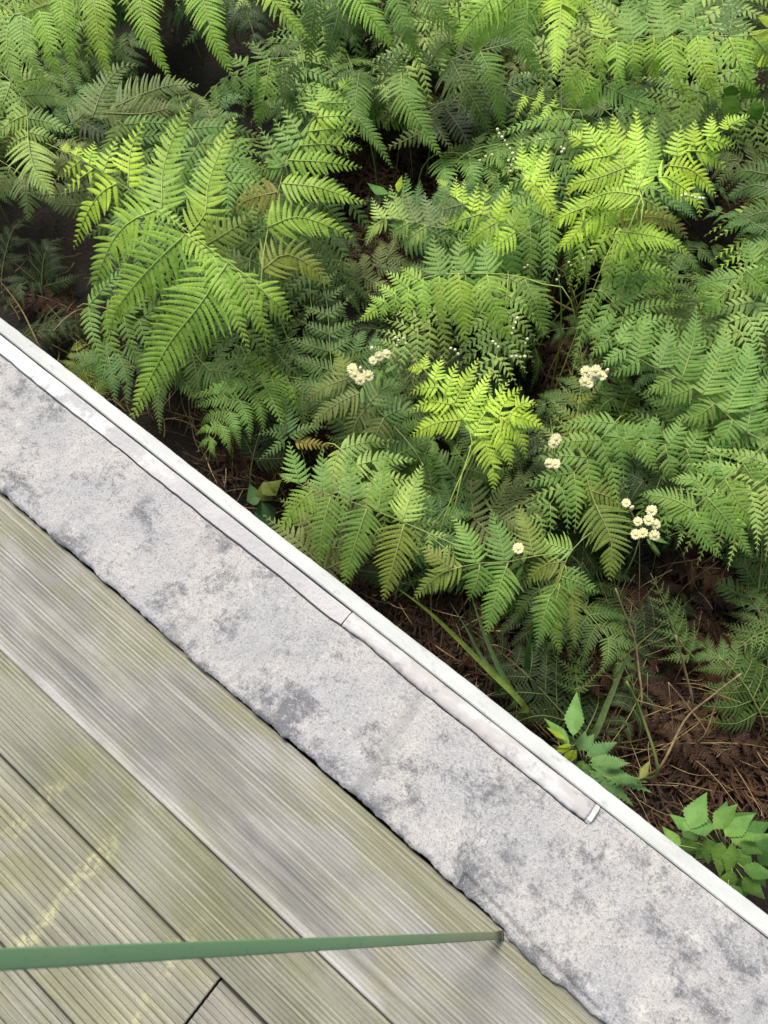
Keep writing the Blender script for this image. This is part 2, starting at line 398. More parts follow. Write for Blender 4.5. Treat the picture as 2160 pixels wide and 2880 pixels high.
def mould(u):
    c = crack(u) + 0.0006; o = 0.2716 + 0.0006 * n1(u, 15, 3); out = [(c, -0.02)]
    c += 0.004 * max(0, n1(u, 26, 12) - 0.2) + 0.0012 * n1(u, 120, 13); chip = max(0, n1(u, 34, 11) - 0.1) * 0.006
    for k in range(13):
        g = math.pi * k / 12; cv = (c + o) / 2; rr = (o - c) / 2
        s = max(0, math.sin(g)) ** 0.42
        out.append((cv - rr * math.cos(g), 0.013 + (0.0125 - (chip if k < 7 else 0)) * s + 0.0010 * noise.noise(Vector((u * 40, k * 0.4, 3)))))
    return out + [(o, -0.02)]
mo = strip('plaster_moulding', MOULD, urange(-0.2875, 0.205, 0.004), mould, kerb)
def cap(u):
    c = 0.2395; o = 0.2716; g = 0.0025 if u in (0.2052, 0.2150) else 0.0
    return [(c, -0.02), (c + g, 0.018), (c + 0.004 + g, 0.0245 - g), (o - 0.005 - g, 0.0255 - g), (o - g, 0.020), (o, -0.02)]
strip('end_cap', plain('clean_white_plastic', (0.47, 0.475, 0.465), 0.8, 0.2), [0.2052, 0.2070, 0.2132, 0.2150], cap, mo)
def edge(u):
    i = 0.2738 + 0.0005 * n1(u, 12, 5); o = 0.3010 + 0.0018 * n1(u, 5, 6) + 0.0009 * n1(u, 40, 7) + 0.0006 * n1(u, 130, 17); z = 0.0195 + 0.0012 * n1(u, 9, 9)
    return [(i, -0.02), (i, z - 0.002), (i + 0.002, z), (i + 0.012, z + 0.0006), (o - 0.005, z), (o - 0.0015, z - 0.002), (o, z - 0.006), (o, -0.10), (o, -0.25), (o, -1.3)]
strip('white_edging', WHITE, urange(-2.6, 2.2, 0.01), edge, kerb)
core = strip('wall_core', DARK, [-2.59, 2.19], lambda u: [(0.066, -1.3), (0.066, -0.012), (0.262, -0.012), (0.262, -1.3)], kerb)

# ---------------------------------------------------------------- leaning green rod
rod = empty('railing_rod', (0.176, -0.100, 0.0))
tag(rod, 'slim green painted metal rod slanting up from the deck edge by the kerb', 'rod')
a0, a1 = Vector((0, 0, -0.004)), Vector((-0.4555, 0.0635, 1.0)); dr = (a1 - a0).normalized()
mid = a0.lerp(a1, 0.4) + rod.location; fc = (Vector((0, 0, CAMZ)) - mid); fc = (fc - dr * fc.dot(dr)).normalized(); sd = dr.cross(fc)
def bar(t0, t1, w, th, n):
    """flat bar with rounded corners, broad side turned to the walkway"""
    b = MB(); sec = []
    for cx, cy, a in ((1, 1, 0), (-1, 1, 90), (-1, -1, 180), (1, -1, 270)):
        for k in range(4):
            g = R(a + 30 * k); sec.append((cx * (w - 0.0012) + 0.0012 * math.cos(g), cy * (th - 0.0012) + 0.0012 * math.sin(g)))
    m = len(sec)
    for i in range(n + 1):
        p = a0 + (a1 - a0) * (t0 + (t1 - t0) * i / n)
        b.v += [p + sd * x + fc * y for x, y in sec]
    for i in range(n):
        for k in range(m): q = (k + 1) % m; b.f.append((i * m + k, i * m + q, i * m + m + q, i * m + m + k)); b.m.append(0)
    b.f.append(tuple(range(m))[::-1]); b.f.append(tuple(range(n * m, n * m + m))); b.m += [0, 0]
    return b
bar(0, 1, 0.0054, 0.0028, 24).build('shaft', GREENP, rod)
bar(-0.002, 0.010, 0.0064, 0.0036, 3).build('socket', STEEL, rod)

# ---------------------------------------------------------------- ferns
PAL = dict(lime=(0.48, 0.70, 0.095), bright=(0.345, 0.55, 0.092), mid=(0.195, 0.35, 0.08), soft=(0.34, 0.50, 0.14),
           dim=(0.11, 0.195, 0.055), dark=(0.042, 0.072, 0.028), olive=(0.21, 0.28, 0.06), grey=(0.19, 0.25, 0.09), teal=(0.12, 0.24, 0.08))  # young and old frond tones, with dappled light and deep shade put in
def shade(c, amt=0.14):
    r = random.uniform(1 - amt, 1 + amt); g = random.uniform(-0.06, 0.06)
    return (c[0] * r * (1 + g), c[1] * r, c[2] * r * (1 - g), 1)
CAMP = Vector((0, 0, CAMZ))
def pinna_mesh(pts, hw, npin, facing, big=False, asym=0.0, jit=0.09):
    """one leaf branch: axis through pts (3-D) with npin pairs of leaflets, hw metres long at most"""
    b = MB(); n = npin; ax = spline(pts, n)
    b.tube(ax[::2] + ([ax[-1]] if n % 2 else []), hw * 0.022 + 0.0006, 0.0003, 4, 1)
    L = sum((ax[i + 1] - ax[i]).length for i in range(n)); sp = L / n
    ph = random.uniform(0, 6)
    for i in range(n):
        t = (i + 0.5) / n
        T = (ax[i + 1] - ax[i]).normalized(); N = facing - T * facing.dot(T)
        if N.length < 0.05: N = Vector((0, 0, 1)) - T * T.z
        N.normalize(); S = N.cross(T)
        wv = 0.12 * math.sin(ph + t * 7)
        N = (N + S * wv).normalized(); S = N.cross(T).normalized()
        pr = min(1.0, 0.80 + 2.0 * t) * (1 - t) ** 0.95 + 0.06
        for side in (-1, 1):
            l = hw * pr * random.uniform(1 - jit * 1.5, 1 + jit) * (1 + asym * side)
            if random.random() < 0.018: continue
            a = R(16 + 18 * t) + random.uniform(-jit, jit)
            D = (S * (side * math.cos(a)) + T * math.sin(a) + N * random.uniform(-0.10, 0.06)).normalized()
            B = ax[i].lerp(ax[i + 1], 0.5 + 0.12 * side)
            w = min(sp * 0.92, l * 0.46)
            K = min(24, 2 * int(l / 0.0062) + 2) if l > 0.020 else (5 if l > 0.010 else 3)
            b.blade(B, D, T, N if side > 0 else N, l, w, K, 0.0 if K < 8 else (0.40 if l > 0.03 else 0.26), random.uniform(0.16, 0.34), random.uniform(0.04, 0.24), 0.28)
    return b
def px_pinna(path, h0, drop, hw, sp=12.5, facing=None, asym=0.0):
    """path in photo pixels -> leaf-branch mesh data; height falls by drop towards the tip"""
    n = len(path); L = sum(math.dist(path[i], path[i + 1]) for i in range(n - 1)); acc = 0; pts = []
    for i, q in enumerate(path):
        if i: acc += math.dist(path[i - 1], q)
        pts.append(at(q[0], q[1], h0 - drop * (acc / L) ** 1.6))
    k = mpp(pts[0]) * 1.34; mid = pts[len(pts) // 2]
    if facing is None: facing = ((CAMP - mid).normalized() * 0.75 + Vector((random.uniform(-.25, .25), random.uniform(-.25, .25), 0.65))).normalized()
    return pinna_mesh(pts, hw * k, max(7, int(L / sp)), facing, asym=asym)
def seg_near(path, q):
    best = None; tot = 0; Ls = [math.dist(path[i], path[i + 1]) for i in range(len(path) - 1)]; acc = 0; tot = sum(Ls)
    for i, L in enumerate(Ls):
        a, c = path[i], path[i + 1]; t = max(0, min(1, ((q[0] - a[0]) * (c[0] - a[0]) + (q[1] - a[1]) * (c[1] - a[1])) / (L * L + 1e-9)))
        p = (a[0] + (c[0] - a[0]) * t, a[1] + (c[1] - a[1]) * t); dd = math.dist(p, q)
        if best is None or dd < best[0]: best = (dd, p, (acc + L * t) / tot)
        acc += L
    return best
def frond(label, col, rachis, h=(0.5, 0.5), pinnae=(), auto=None, group='green bracken fronds', drop=0.07, sp=12.5, stem_r=0.0021, hold=True):
    """a bracken frond: stem up from the ground, rachis through pixels, leaf branches traced or laid out in pairs"""
    c = PAL[col]; nr = len(rachis)
    R3 = [at(x, y, h[0] + (h[1] - h[0]) * i / (nr - 1)) for i, (x, y) in enumerate(rachis)]
    back = (R3[0] - R3[1]); back.z = 0
    if back.length > 0: back = back.normalized() * 0.10
    foot = R3[0] + back; vout = foot.dot(VX)
    if vout < 0.36: foot = foot + VX * (0.36 - vout)
    foot.z = gz(foot.x, foot.y) - 0.02
    root = empty('bracken_frond', foot); tag(root, label, 'fern', group)
    b = MB(); b.tube(spline([foot, foot.lerp(R3[0], 0.55) + back * 0.3] + R3, 22), stem_r, 0.0008, 5)
    s = b.build('stem', STEM, root, foot); s.color = shade(c)
    for p in pinnae:
        path, hw = list(p[0]), p[1]; dr = p[2] if len(p) > 2 else drop; cc = PAL[p[3]] if len(p) > 3 else c
        dd, q, t = seg_near(rachis, path[0])
        if dd > 14: path = [q] + path
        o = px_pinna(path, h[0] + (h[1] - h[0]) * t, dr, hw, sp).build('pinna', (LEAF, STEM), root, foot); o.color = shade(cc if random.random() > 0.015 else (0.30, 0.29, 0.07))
    if auto:
        n, wl, wr = auto[:3]; ang = R(auto[3]) if len(auto) > 3 else R(28); t0 = auto[4] if len(auto) > 4 else 0.1
        cur = spline(R3, 60); Lr = sum((cur[i + 1] - cur[i]).length for i in range(60))
        for i in range(n):
            t = t0 + (1 - t0) * (i / n) ** 0.92; j = min(58, int(t * 60)); B = cur[j]; T = (cur[j + 1] - cur[j]).normalized()
            up = ((CAMP - B).normalized() * 0.7 + Vector((0, 0, 0.6))); N = (up - T * up.dot(T)).normalized(); S = N.cross(T); k = mpp(B)
            for side, w in ((1, wl), (-1, wr)):
                if w <= 0: continue
                tt = (t - t0) / (1 - t0); l = w * k * ((1 - tt) ** 0.8 * 0.95 + 0.06) * random.uniform(0.88, 1.1)
                a = ang + random.uniform(-0.1, 0.1) + 0.35 * tt
                D = (S * (side * math.cos(a)) + T * math.sin(a) + N * random.uniform(-0.05, 0.12)).normalized()
                dz = Vector((0, 0, -1)) * l * random.uniform(0.10, 0.32)
                pts = [B, B + D * l * 0.5 + dz * 0.2 + T * l * 0.02, B + D * l + dz + T * l * 0.14]
                gap = Lr * (1 - t0) / n; hw = min(l * 0.28, gap * 0.75)
                fac = (N + Vector((random.uniform(-.2, .2), random.uniform(-.2, .2), 0.2))).normalized()
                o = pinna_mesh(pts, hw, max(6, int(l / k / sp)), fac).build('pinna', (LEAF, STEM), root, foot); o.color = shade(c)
        B = cur[57]; T = (cur[60] - cur[54]).normalized()
    return root

# --- the bright frond at the left
frond('large bright green frond arching out toward the kerb, leftmost of the fresh fronds', 'bright',
      [(760, 840), (701, 782), (590, 700), (484, 617), (400, 560), (330, 510), (230, 450), (128, 402)], (0.56, 0.66), [
      ([(577, 600), (585, 520), (620, 420), (668, 318)], 62, 0.02), ([(456, 590), (458, 480), (490, 380), (540, 280)], 60, 0.02),
      ([(360, 525), (368, 420), (410, 332)], 46, 0.02, 'lime'), ([(290, 485), (310, 430), (332, 384)], 32, 0.02, 'lime'), ([(250, 460), (258, 425), (267, 397)], 24, 0.02, 'lime'),
      ([(215, 440), (222, 408)], 18, 0.0, 'lime'), ([(180, 425), (190, 402)], 15, 0.0, 'lime'), ([(225, 450), (190, 480), (152, 510)], 22, 0.05, 'lime'),
      ([(262, 475), (215, 508), (168, 552)], 28, 0.06, 'lime'), ([(330, 515), (280, 545), (238, 615), (207, 702)], 52, 0.12, 'lime'),
      ([(440, 590), (367, 622), (318, 675), (285, 750), (261, 835)], 74, 0.14), ([(520, 660), (440, 735), (367, 815), (320, 885), (294, 962)], 80, 0.16),
      ([(640, 740), (560, 860), (480, 960), (420, 1070), (366, 1186)], 98, 0.18, 'bright'),
      ([(440, 590), (520, 640), (500, 650)], 20, 0.0), ([(520, 655), (600, 735), (664, 818)], 40, 0.06), ([(600, 720), (655, 860), (702, 992)], 46, 0.1),
      ([(670, 765), (720, 870), (758, 980)], 46, 0.1), ([(720, 800), (775, 850), (826, 906)], 44, 0.1), ([(577, 690), (660, 640), (720, 600)], 50, 0.04, 'olive')], sp=16)
# --- centre-left frond with its comb of branches to the right
frond('tall mid green frond fanning rightward over a brown gap, beside the bright left frond', 'bright',
      [(735, 820), (750, 660), (785, 530), (807, 443), (863, 360), (915, 282), (1000, 224)], (0.5, 0.62), [
      ([(800, 470), (760, 410), (729, 354)], 36, 0.0, 'mid'), ([(825, 420), (795, 375), (770, 332)], 34, 0.0, 'mid'), ([(850, 385), (820, 340), (791, 298)], 34, 0.0, 'mid'),
      ([(895, 320), (880, 280), (863, 241)], 30, 0.0), ([(925, 285), (905, 255), (893, 232)], 26, 0.0), ([(960, 250), (975, 230), (1000, 222)], 20, 0.0),
      ([(915, 290), (975, 290), (1020, 300)], 30, 0.03), ([(890, 330), (960, 325), (1015, 338)], 32, 0.03), ([(865, 370), (945, 362), (1016, 376)], 34, 0.04), ([(835, 410), (930, 405), (1020, 421)], 38, 0.05),
      ([(810, 450), (910, 455), (1020, 472)], 42, 0.06), ([(790, 515), (890, 525), (960, 548), (1034, 572)], 50, 0.08), ([(750, 640), (830, 610), (910, 630), (992, 668)], 58, 0.08),
      ([(738, 760), (800, 715), (870, 745), (932, 808)], 58, 0.08, 'olive'), ([(780, 540), (700, 560), (640, 600)], 45, 0.05, 'olive'), ([(800, 460), (760, 470), (722, 480)], 40, 0.02, 'mid')], sp=14.5)
# --- hanging rows along the top
frond('light green frond along the top edge with long tapering branches hanging toward the dark hollow', 'bright',
      [(1010, -190), (860, -130), (600, -80), (380, -70), (200, -20), (60, 40)], (0.62, 0.66), [
      ([(385, -60), (395, 0), (417, 100), (483, 226)], 52, 0.12), ([(560, -70), (572, 0), (600, 100), (656, 220)], 55, 0.12), ([(255, -40), (268, 30), (284, 143), (320, 255)], 40, 0.12),
      ([(170, -10), (182, 60), (196, 152), (217, 262)], 30, 0.12), ([(110, 30), (135, 110), (156, 195), (188, 275)], 34, 0.12), ([(60, 40), (70, 130), (100, 190), (150, 250)], 40, 0.1, 'soft'),
      ([(730, -100), (765, -10), (808, 50), (880, 120)], 48, 0.1), ([(30, 50), (20, 130), (40, 210), (70, 280)], 55, 0.1, 'soft'), ([(300, -50), (200, -10), (110, 20), (30, 60)], 60, 0.02, 'soft')], sp=11.5)
frond('light green frond at the top middle, branches pointing down right', 'bright',
      [(1250, -160), (1120, -90), (960, -60), (860, -40)], (0.60, 0.6), [
      ([(985, -60), (1005, -10), (1052, 58), (1112, 133)], 58, 0.1), ([(880, -45), (885, 10), (873, 108), (868, 204)], 42, 0.14, 'dim'), ([(945, -50), (952, 35), (928, 121), (898, 208)], 44, 0.14, 'dim'),
      ([(1090, -80), (1137, 60), (1160, 130), (1186, 194)], 48, 0.16, 'mid'), ([(1160, -100), (1215, 20), (1280, 85), (1330, 138)], 50, 0.14, 'mid')], sp=11.5)
frond('light green frond at the top right of centre with drooping comb branches', 'bright',
      [(1640, -180), (1560, -90), (1470, -40), (1380, -20)], (0.60, 0.6), [
      ([(1500, -50), (1420, 20), (1360, 80), (1330, 168)], 62, 0.12), ([(1400, -25), (1350, 30), (1300, 90), (1275, 145)], 50, 0.1), ([(1560, -90), (1480, 40), (1480, 150), (1545, 235)], 60, 0.14, 'mid'),
      ([(1590, -110), (1520, 10), (1430, 80), (1350, 120)], 50, 0.1)], sp=11.5)
frond('yellow green frond tip hanging straight down beside the tall flower stalk at the top', 'lime',
      [(1590, -160), (1580, -90), (1579, 0), (1573, 70), (1566, 140), (1560, 215)], (0.70, 0.62), [
      ([(1579, -20), (1530, 20), (1505, 60)], 22, 0.04), ([(1579, -30), (1630, -10), (1686, 45)], 26, 0.04), ([(1577, 10), (1615, 30), (1648, 70)], 22, 0.04),
      ([(1579, -10), (1575, 65), (1566, 143), (1560, 218)], 46, 0.02)], sp=10.5)
frond('wide pale green frond at the upper right with a row of branches hanging straight down', 'bright',
      [(2260, 60), (2120, 100), (1980, 100), (1850, 105), (1740, 115), (1640, 105)], (0.56, 0.6), [
      ([(1690, 110), (1680, 170), (1705, 246)], 30, 0.06), ([(1735, 115), (1735, 190), (1762, 264)], 32, 0.06), ([(1780, 110), (1785, 180), (1803, 256)], 34, 0.07), ([(1840, 105), (1838, 170), (1850, 240)], 38, 0.08),
      ([(1890, 100), (1900, 200), (1946, 295)], 42, 0.08), ([(1960, 100), (1985, 200), (2028, 295)], 44, 0.08), ([(2050, 105), (2085, 190), (2136, 262)], 52, 0.08), ([(2110, 95), (2150, 140), (2190, 200)], 50, 0.08),
      ([(1700, 108), (1690, 60), (1650, 20)], 36, 0.02), ([(1780, 110), (1770, 40), (1750, -20)], 44, 0.02, 'mid'), ([(1870, 105), (1860, 30), (1850, -40)], 46, 0.02, 'mid'), ([(1960, 100), (1950, 20), (1950, -40)], 46, 0.02, 'mid'),
      ([(2050, 100), (2060, 30), (2040, -40)], 46, 0.02, 'dim')], sp=11.5)
# --- upper-centre dark hanging branches over the brown hollow
frond('shaded green frond in the upper middle with branches drooping over the brown hollow', 'mid',
      [(1560, 60), (1440, 120), (1320, 150), (1200, 190), (1080, 210), (960, 190)], (0.44, 0.46), [
      ([(1010, 205), (1002, 321), (1050, 382), (1104, 474)], 42, 0.1), ([(1128, 205), (1135, 275), (1182, 347), (1241, 441)], 55, 0.1), ([(1270, 170), (1300, 230), (1341, 300), (1384, 380)], 62, 0.1, 'dim'),
      ([(1350, 145), (1375, 200), (1398, 280), (1421, 370)], 50, 0.1), ([(1080, 210), (1120, 160), (1160, 120)], 44, 0.02, 'dim'), ([(1200, 190), (1240, 130), (1300, 100)], 44, 0.02, 'dim')], sp=11.5)
frond('dim green frond arching left above the left bright frond tips, finger branches hanging', 'mid',
      [(980, 230), (860, 170), (760, 165), (690, 190), (640, 215), (590, 255), (541, 314)], (0.42, 0.48), [
      ([(760, 165), (745, 260), (722, 368)], 50, 0.1), ([(700, 185), (690, 260), (683, 345)], 18, 0.08), ([(670, 200), (655, 260), (642, 320)], 16, 0.06), ([(640, 218), (622, 265), (612, 325)], 15, 0.05), ([(610, 240), (595, 280), (582, 318)], 14, 0.04),
      ([(720, 175), (718, 250), (712, 330)], 20, 0.08), ([(820, 170), (800, 260), (850, 330)], 46, 0.08, 'dim'), ([(690, 190), (660, 165), (620, 175)], 24, 0.0), ([(740, 165), (720, 130), (680, 120)], 26, 0.0, 'dim')], sp=11)
frond('dark shaded frond reaching right under the hanging top branches', 'grey',
      [(120, 380), (200, 350), (290, 320), (380, 285)], (0.34, 0.38), [
      ([(300, 318), (400, 320), (470, 305), (532, 288)], 58, 0.04), ([(325, 300), (400, 265), (480, 240), (558, 240)], 55, 0.04), ([(260, 330), (290, 250), (340, 190), (390, 185)], 50, 0.02), ([(230, 340), (300, 380), (360, 380)], 44, 0.05, 'dark'),
      ([(200, 350), (260, 300), (300, 270)], 40, 0.02)], sp=12)
frond('pale green drooping frond at the far left edge, tip curling down', 'soft',
      [(-60, 180), (20, 220), (72, 295), (78, 380), (90, 460), (118, 510), (144, 554)], (0.55, 0.52), [
      ([(74, 330), (140, 345), (214, 378)], 30, 0.04), ([(78, 370), (130, 385), (180, 400)], 22, 0.04), ([(76, 320), (20, 350), (-30, 400)], 34, 0.04), ([(80, 380), (40, 400), (12, 440)], 24, 0.05),
      ([(78, 390), (92, 460), (118, 510), (146, 556)], 62, 0.05), ([(60, 270), (120, 265), (180, 280), (244, 324)], 34, 0.05), ([(40, 240), (100, 220), (180, 240)], 36, 0.02), ([(30, 230), (10, 290), (-20, 330)], 40, 0.02), ([(60, 270), (50, 330), (30, 380)], 40, 0.03)], sp=11.5)
frond('grey green frond tip hanging in shadow at the far left below the pale drooping frond', 'grey',
      [(-40, 440), (30, 470), (60, 490)], (0.40, 0.42), [([(58, 488), (75, 540), (78, 622)], 46, 0.06), ([(30, 470), (10, 520), (-10, 560)], 34, 0.06), ([(58, 488), (110, 510), (150, 520)], 34, 0.02)], sp=10)
# --- bright yellow-green mass, right of centre
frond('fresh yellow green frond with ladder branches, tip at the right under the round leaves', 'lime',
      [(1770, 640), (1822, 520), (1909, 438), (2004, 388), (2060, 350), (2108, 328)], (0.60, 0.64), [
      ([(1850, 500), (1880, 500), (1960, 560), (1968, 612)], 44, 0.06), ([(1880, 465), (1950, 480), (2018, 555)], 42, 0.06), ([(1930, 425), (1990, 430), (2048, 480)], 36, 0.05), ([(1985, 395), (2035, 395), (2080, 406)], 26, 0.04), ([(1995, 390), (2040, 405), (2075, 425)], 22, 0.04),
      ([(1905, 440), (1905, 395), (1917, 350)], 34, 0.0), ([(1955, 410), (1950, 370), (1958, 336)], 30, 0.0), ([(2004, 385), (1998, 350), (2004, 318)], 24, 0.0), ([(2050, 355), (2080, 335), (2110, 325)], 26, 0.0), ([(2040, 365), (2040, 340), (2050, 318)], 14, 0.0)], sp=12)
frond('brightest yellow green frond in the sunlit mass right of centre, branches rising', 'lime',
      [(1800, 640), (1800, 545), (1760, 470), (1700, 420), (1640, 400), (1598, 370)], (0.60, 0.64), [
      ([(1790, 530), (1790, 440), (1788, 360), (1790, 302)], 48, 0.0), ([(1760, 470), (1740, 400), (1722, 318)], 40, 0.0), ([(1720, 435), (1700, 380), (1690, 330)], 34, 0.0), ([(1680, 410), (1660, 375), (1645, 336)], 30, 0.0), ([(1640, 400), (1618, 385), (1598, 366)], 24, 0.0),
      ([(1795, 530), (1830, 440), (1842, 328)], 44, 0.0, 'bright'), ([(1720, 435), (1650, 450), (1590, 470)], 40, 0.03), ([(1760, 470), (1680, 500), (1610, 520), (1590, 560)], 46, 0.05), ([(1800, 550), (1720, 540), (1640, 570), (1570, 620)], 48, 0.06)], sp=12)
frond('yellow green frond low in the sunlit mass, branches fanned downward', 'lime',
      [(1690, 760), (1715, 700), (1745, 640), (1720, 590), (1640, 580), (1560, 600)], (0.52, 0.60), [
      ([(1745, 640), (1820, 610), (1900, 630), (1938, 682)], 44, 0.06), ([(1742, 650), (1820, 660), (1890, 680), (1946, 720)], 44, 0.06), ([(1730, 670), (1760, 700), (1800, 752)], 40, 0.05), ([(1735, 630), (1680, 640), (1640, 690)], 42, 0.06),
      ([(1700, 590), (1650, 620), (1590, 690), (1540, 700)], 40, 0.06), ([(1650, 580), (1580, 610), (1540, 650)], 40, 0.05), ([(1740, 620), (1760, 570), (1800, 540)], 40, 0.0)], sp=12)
frond('small bright leaflet row between the bud spray and the vertical flower stalk', 'lime',
      [(1640, 620), (1540, 560), (1495, 510), (1460, 470)], (0.60, 0.62), [
      ([(1530, 550), (1560, 500), (1580, 470)], 22, 0.0), ([(1525, 545), (1550, 590), (1572, 640)], 22, 0.04), ([(1505, 520), (1530, 450), (1548, 385)], 26, 0.0), ([(1500, 515), (1520, 570), (1534, 620)], 20, 0.04), ([(1490, 505), (1500, 440), (1508, 385)], 24, 0.0), ([(1470, 480), (1468, 430), (1466, 388)], 22, 0.0), ([(1480, 495), (1490, 540), (1497, 515)], 16, 0.02)], sp=11)
frond('small yellow green side branch with short hanging leaflets left of the tall flower stalk', 'lime',
      [(1640, 330), (1575, 308), (1510, 282), (1440, 258)], (0.55, 0.56), [
      ([(1575, 308), (1560, 340), (1535, 372)], 14, 0.02), ([(1545, 296), (1530, 325), (1496, 355)], 14, 0.02), ([(1515, 284), (1500, 310), (1478, 338)], 13, 0.02), ([(1480, 272), (1465, 300), (1448, 340)], 12, 0.02), ([(1560, 300), (1560, 280), (1568, 255)], 12, 0.0), ([(1520, 285), (1522, 262), (1530, 240)], 12, 0.0)], sp=9)
frond('bright green frond filling the gap left of the tall flower stalk under the top row', 'bright',
      [(1720, 260), (1660, 200), (1600, 180)], (0.52, 0.54), [([(1690, 230), (1660, 260), (1640, 320)], 40, 0.05), ([(1660, 200), (1620, 250), (1600, 320)], 40, 0.05), ([(1630, 190), (1600, 230), (1590, 280)], 36, 0.04), ([(1700, 240), (1760, 270), (1840, 300), (1890, 320)], 40, 0.05, 'mid')], sp=11)
# --- centre
frond('bright frond in the centre with a curled tip at left and long branches hanging down', 'bright',
      [(1600, 830), (1530, 800), (1440, 774), (1306, 769), (1197, 780), (1111, 830), (1050, 869), (1011, 897)], (0.46, 0.54), [
      ([(1475, 785), (1505, 850), (1542, 950)], 52, 0.08, 'mid'), ([(1370, 772), (1385, 840), (1434, 964)], 56, 0.08), ([(1290, 770), (1300, 850), (1312, 966)], 48, 0.08), ([(1235, 776), (1242, 860), (1236, 942)], 32, 0.07), ([(1190, 785), (1190, 860), (1194, 942)], 28, 0.06),
      ([(1150, 808), (1145, 870), (1145, 930)], 24, 0.05), ([(1115, 828), (1108, 870), (1102, 908)], 20, 0.04), ([(1085, 846), (1075, 880), (1067, 910)], 18, 0.03), ([(1060, 862), (1035, 885), (1008, 905)], 20, 0.02),
      ([(1180, 788), (1150, 770), (1128, 750)], 28, 0.0), ([(1145, 810), (1115, 785), (1084, 760)], 26, 0.0), ([(1110, 830), (1082, 812), (1054, 793)], 20, 0.0), ([(1080, 850), (1055, 840), (1035, 828)], 16, 0.0),
      ([(1240, 775), (1225, 720), (1219, 660)], 42, 0.0, 'mid'), ([(1310, 768), (1290, 720), (1300, 660)], 44, 0.0, 'mid'), ([(1380, 772), (1360, 720), (1380, 660)], 44, 0.0, 'mid')], sp=12.5)
frond('frond with yellow green edge leaflets above the centre, just below the brown hollow', 'bright',
      [(1560, 740), (1440, 642), (1380, 612), (1327, 594), (1275, 550), (1230, 508)], (0.46, 0.52), [
      ([(1280, 555), (1282, 525), (1284, 496)], 18, 0.0, 'lime'), ([(1300, 572), (1303, 540), (1306, 504)], 18, 0.0, 'lime'), ([(1328, 594), (1335, 555), (1346, 512)], 20, 0.0, 'lime'), ([(1355, 604), (1362, 565), (1371, 518)], 22, 0.0, 'lime'), ([(1400, 620), (1415, 570), (1437, 512)], 28, 0.0, 'lime'), ([(1250, 525), (1240, 510), (1228, 505)], 14, 0.0),
      ([(1440, 642), (1470, 590), (1500, 560)], 34, 0.0), ([(1400, 622), (1340, 660), (1300, 700)], 40, 0.05), ([(1350, 602), (1290, 620), (1240, 640)], 34, 0.04), ([(1300, 575), (1260, 585), (1215, 600)], 28, 0.04, 'grey'), ([(1450, 650), (1400, 690), (1350, 720)], 40, 0.05, 'lime')], sp=11.5)
frond('grey green frond just left of the yellow edged frond, tips up against brown litter', 'soft',
      [(1300, 660), (1230, 640), (1154, 625), (1090, 615), (1060, 625), (1030, 690)], (0.40, 0.46), [
      ([(1075, 615), (1058, 585), (1045, 554)], 22, 0.0), ([(1105, 615), (1092, 580), (1082, 550)], 22, 0.0), ([(1130, 620), (1112, 570), (1098, 519)], 28, 0.0), ([(1170, 628), (1152, 580), (1142, 535)], 28, 0.0, 'grey'), ([(1210, 635), (1200, 580), (1195, 540)], 32, 0.0, 'grey'), ([(1250, 645), (1250, 600), (1240, 560)], 32, 0.0, 'grey'),
      ([(1090, 615), (1050, 640), (1028, 694)], 26, 0.04), ([(1150, 625), (1110, 650), (1090, 670)], 30, 0.04), ([(1200, 635), (1150, 670), (1120, 700)], 34, 0.05)], sp=10.5)
frond('yellow green frond in the middle among white flowers, its stem showing below', 'lime',
      [(1288, 1385), (1300, 1330), (1328, 1225), (1271, 1138), (1210, 1060), (1137, 975)], (0.40, 0.52), [
      ([(1300, 1180), (1225, 1190), (1150, 1228)], 44, 0.05), ([(1270, 1138), (1210, 1130), (1150, 1160)], 36, 0.05), ([(1235, 1090), (1190, 1090), (1150, 1108)], 30, 0.04), ([(1220, 1070), (1232, 1035), (1242, 1000)], 26, 0.0), ([(1250, 1110), (1270, 1060), (1290, 1014)], 30, 0.0),
      ([(1275, 1140), (1310, 1070), (1346, 1006)], 36, 0.0), ([(1300, 1180), (1345, 1110), (1385, 1032)], 34, 0.0), ([(1328, 1225), (1362, 1164), (1434, 1067)], 44, 0.02), ([(1190, 1038), (1195, 1010), (1205, 985)], 16, 0.0), ([(1190, 1038), (1165, 1035), (1140, 1040)], 16, 0.02)], sp=12)
frond('yellow green frond pointing right of the white flowers, tips near the second flower pair', 'lime',
      [(1270, 1400), (1320, 1290), (1350, 1230), (1400, 1180), (1450, 1150), (1500, 1130)], (0.36, 0.48), [
      ([(1360, 1220), (1372, 1270), (1390, 1330), (1386, 1386)], 42, 0.06), ([(1390, 1190), (1420, 1240), (1436, 1320)], 38, 0.05), ([(1410, 1175), (1460, 1220), (1480, 1290)], 36, 0.05), ([(1430, 1160), (1490, 1180), (1530, 1230)], 34, 0.04), ([(1400, 1180), (1420, 1130), (1470, 1090)], 36, 0.0), ([(1450, 1150), (1480, 1130), (1512, 1140)], 24, 0.0), ([(1440, 1165), (1510, 1190), (1535, 1215)], 24, 0.03)], sp=12)
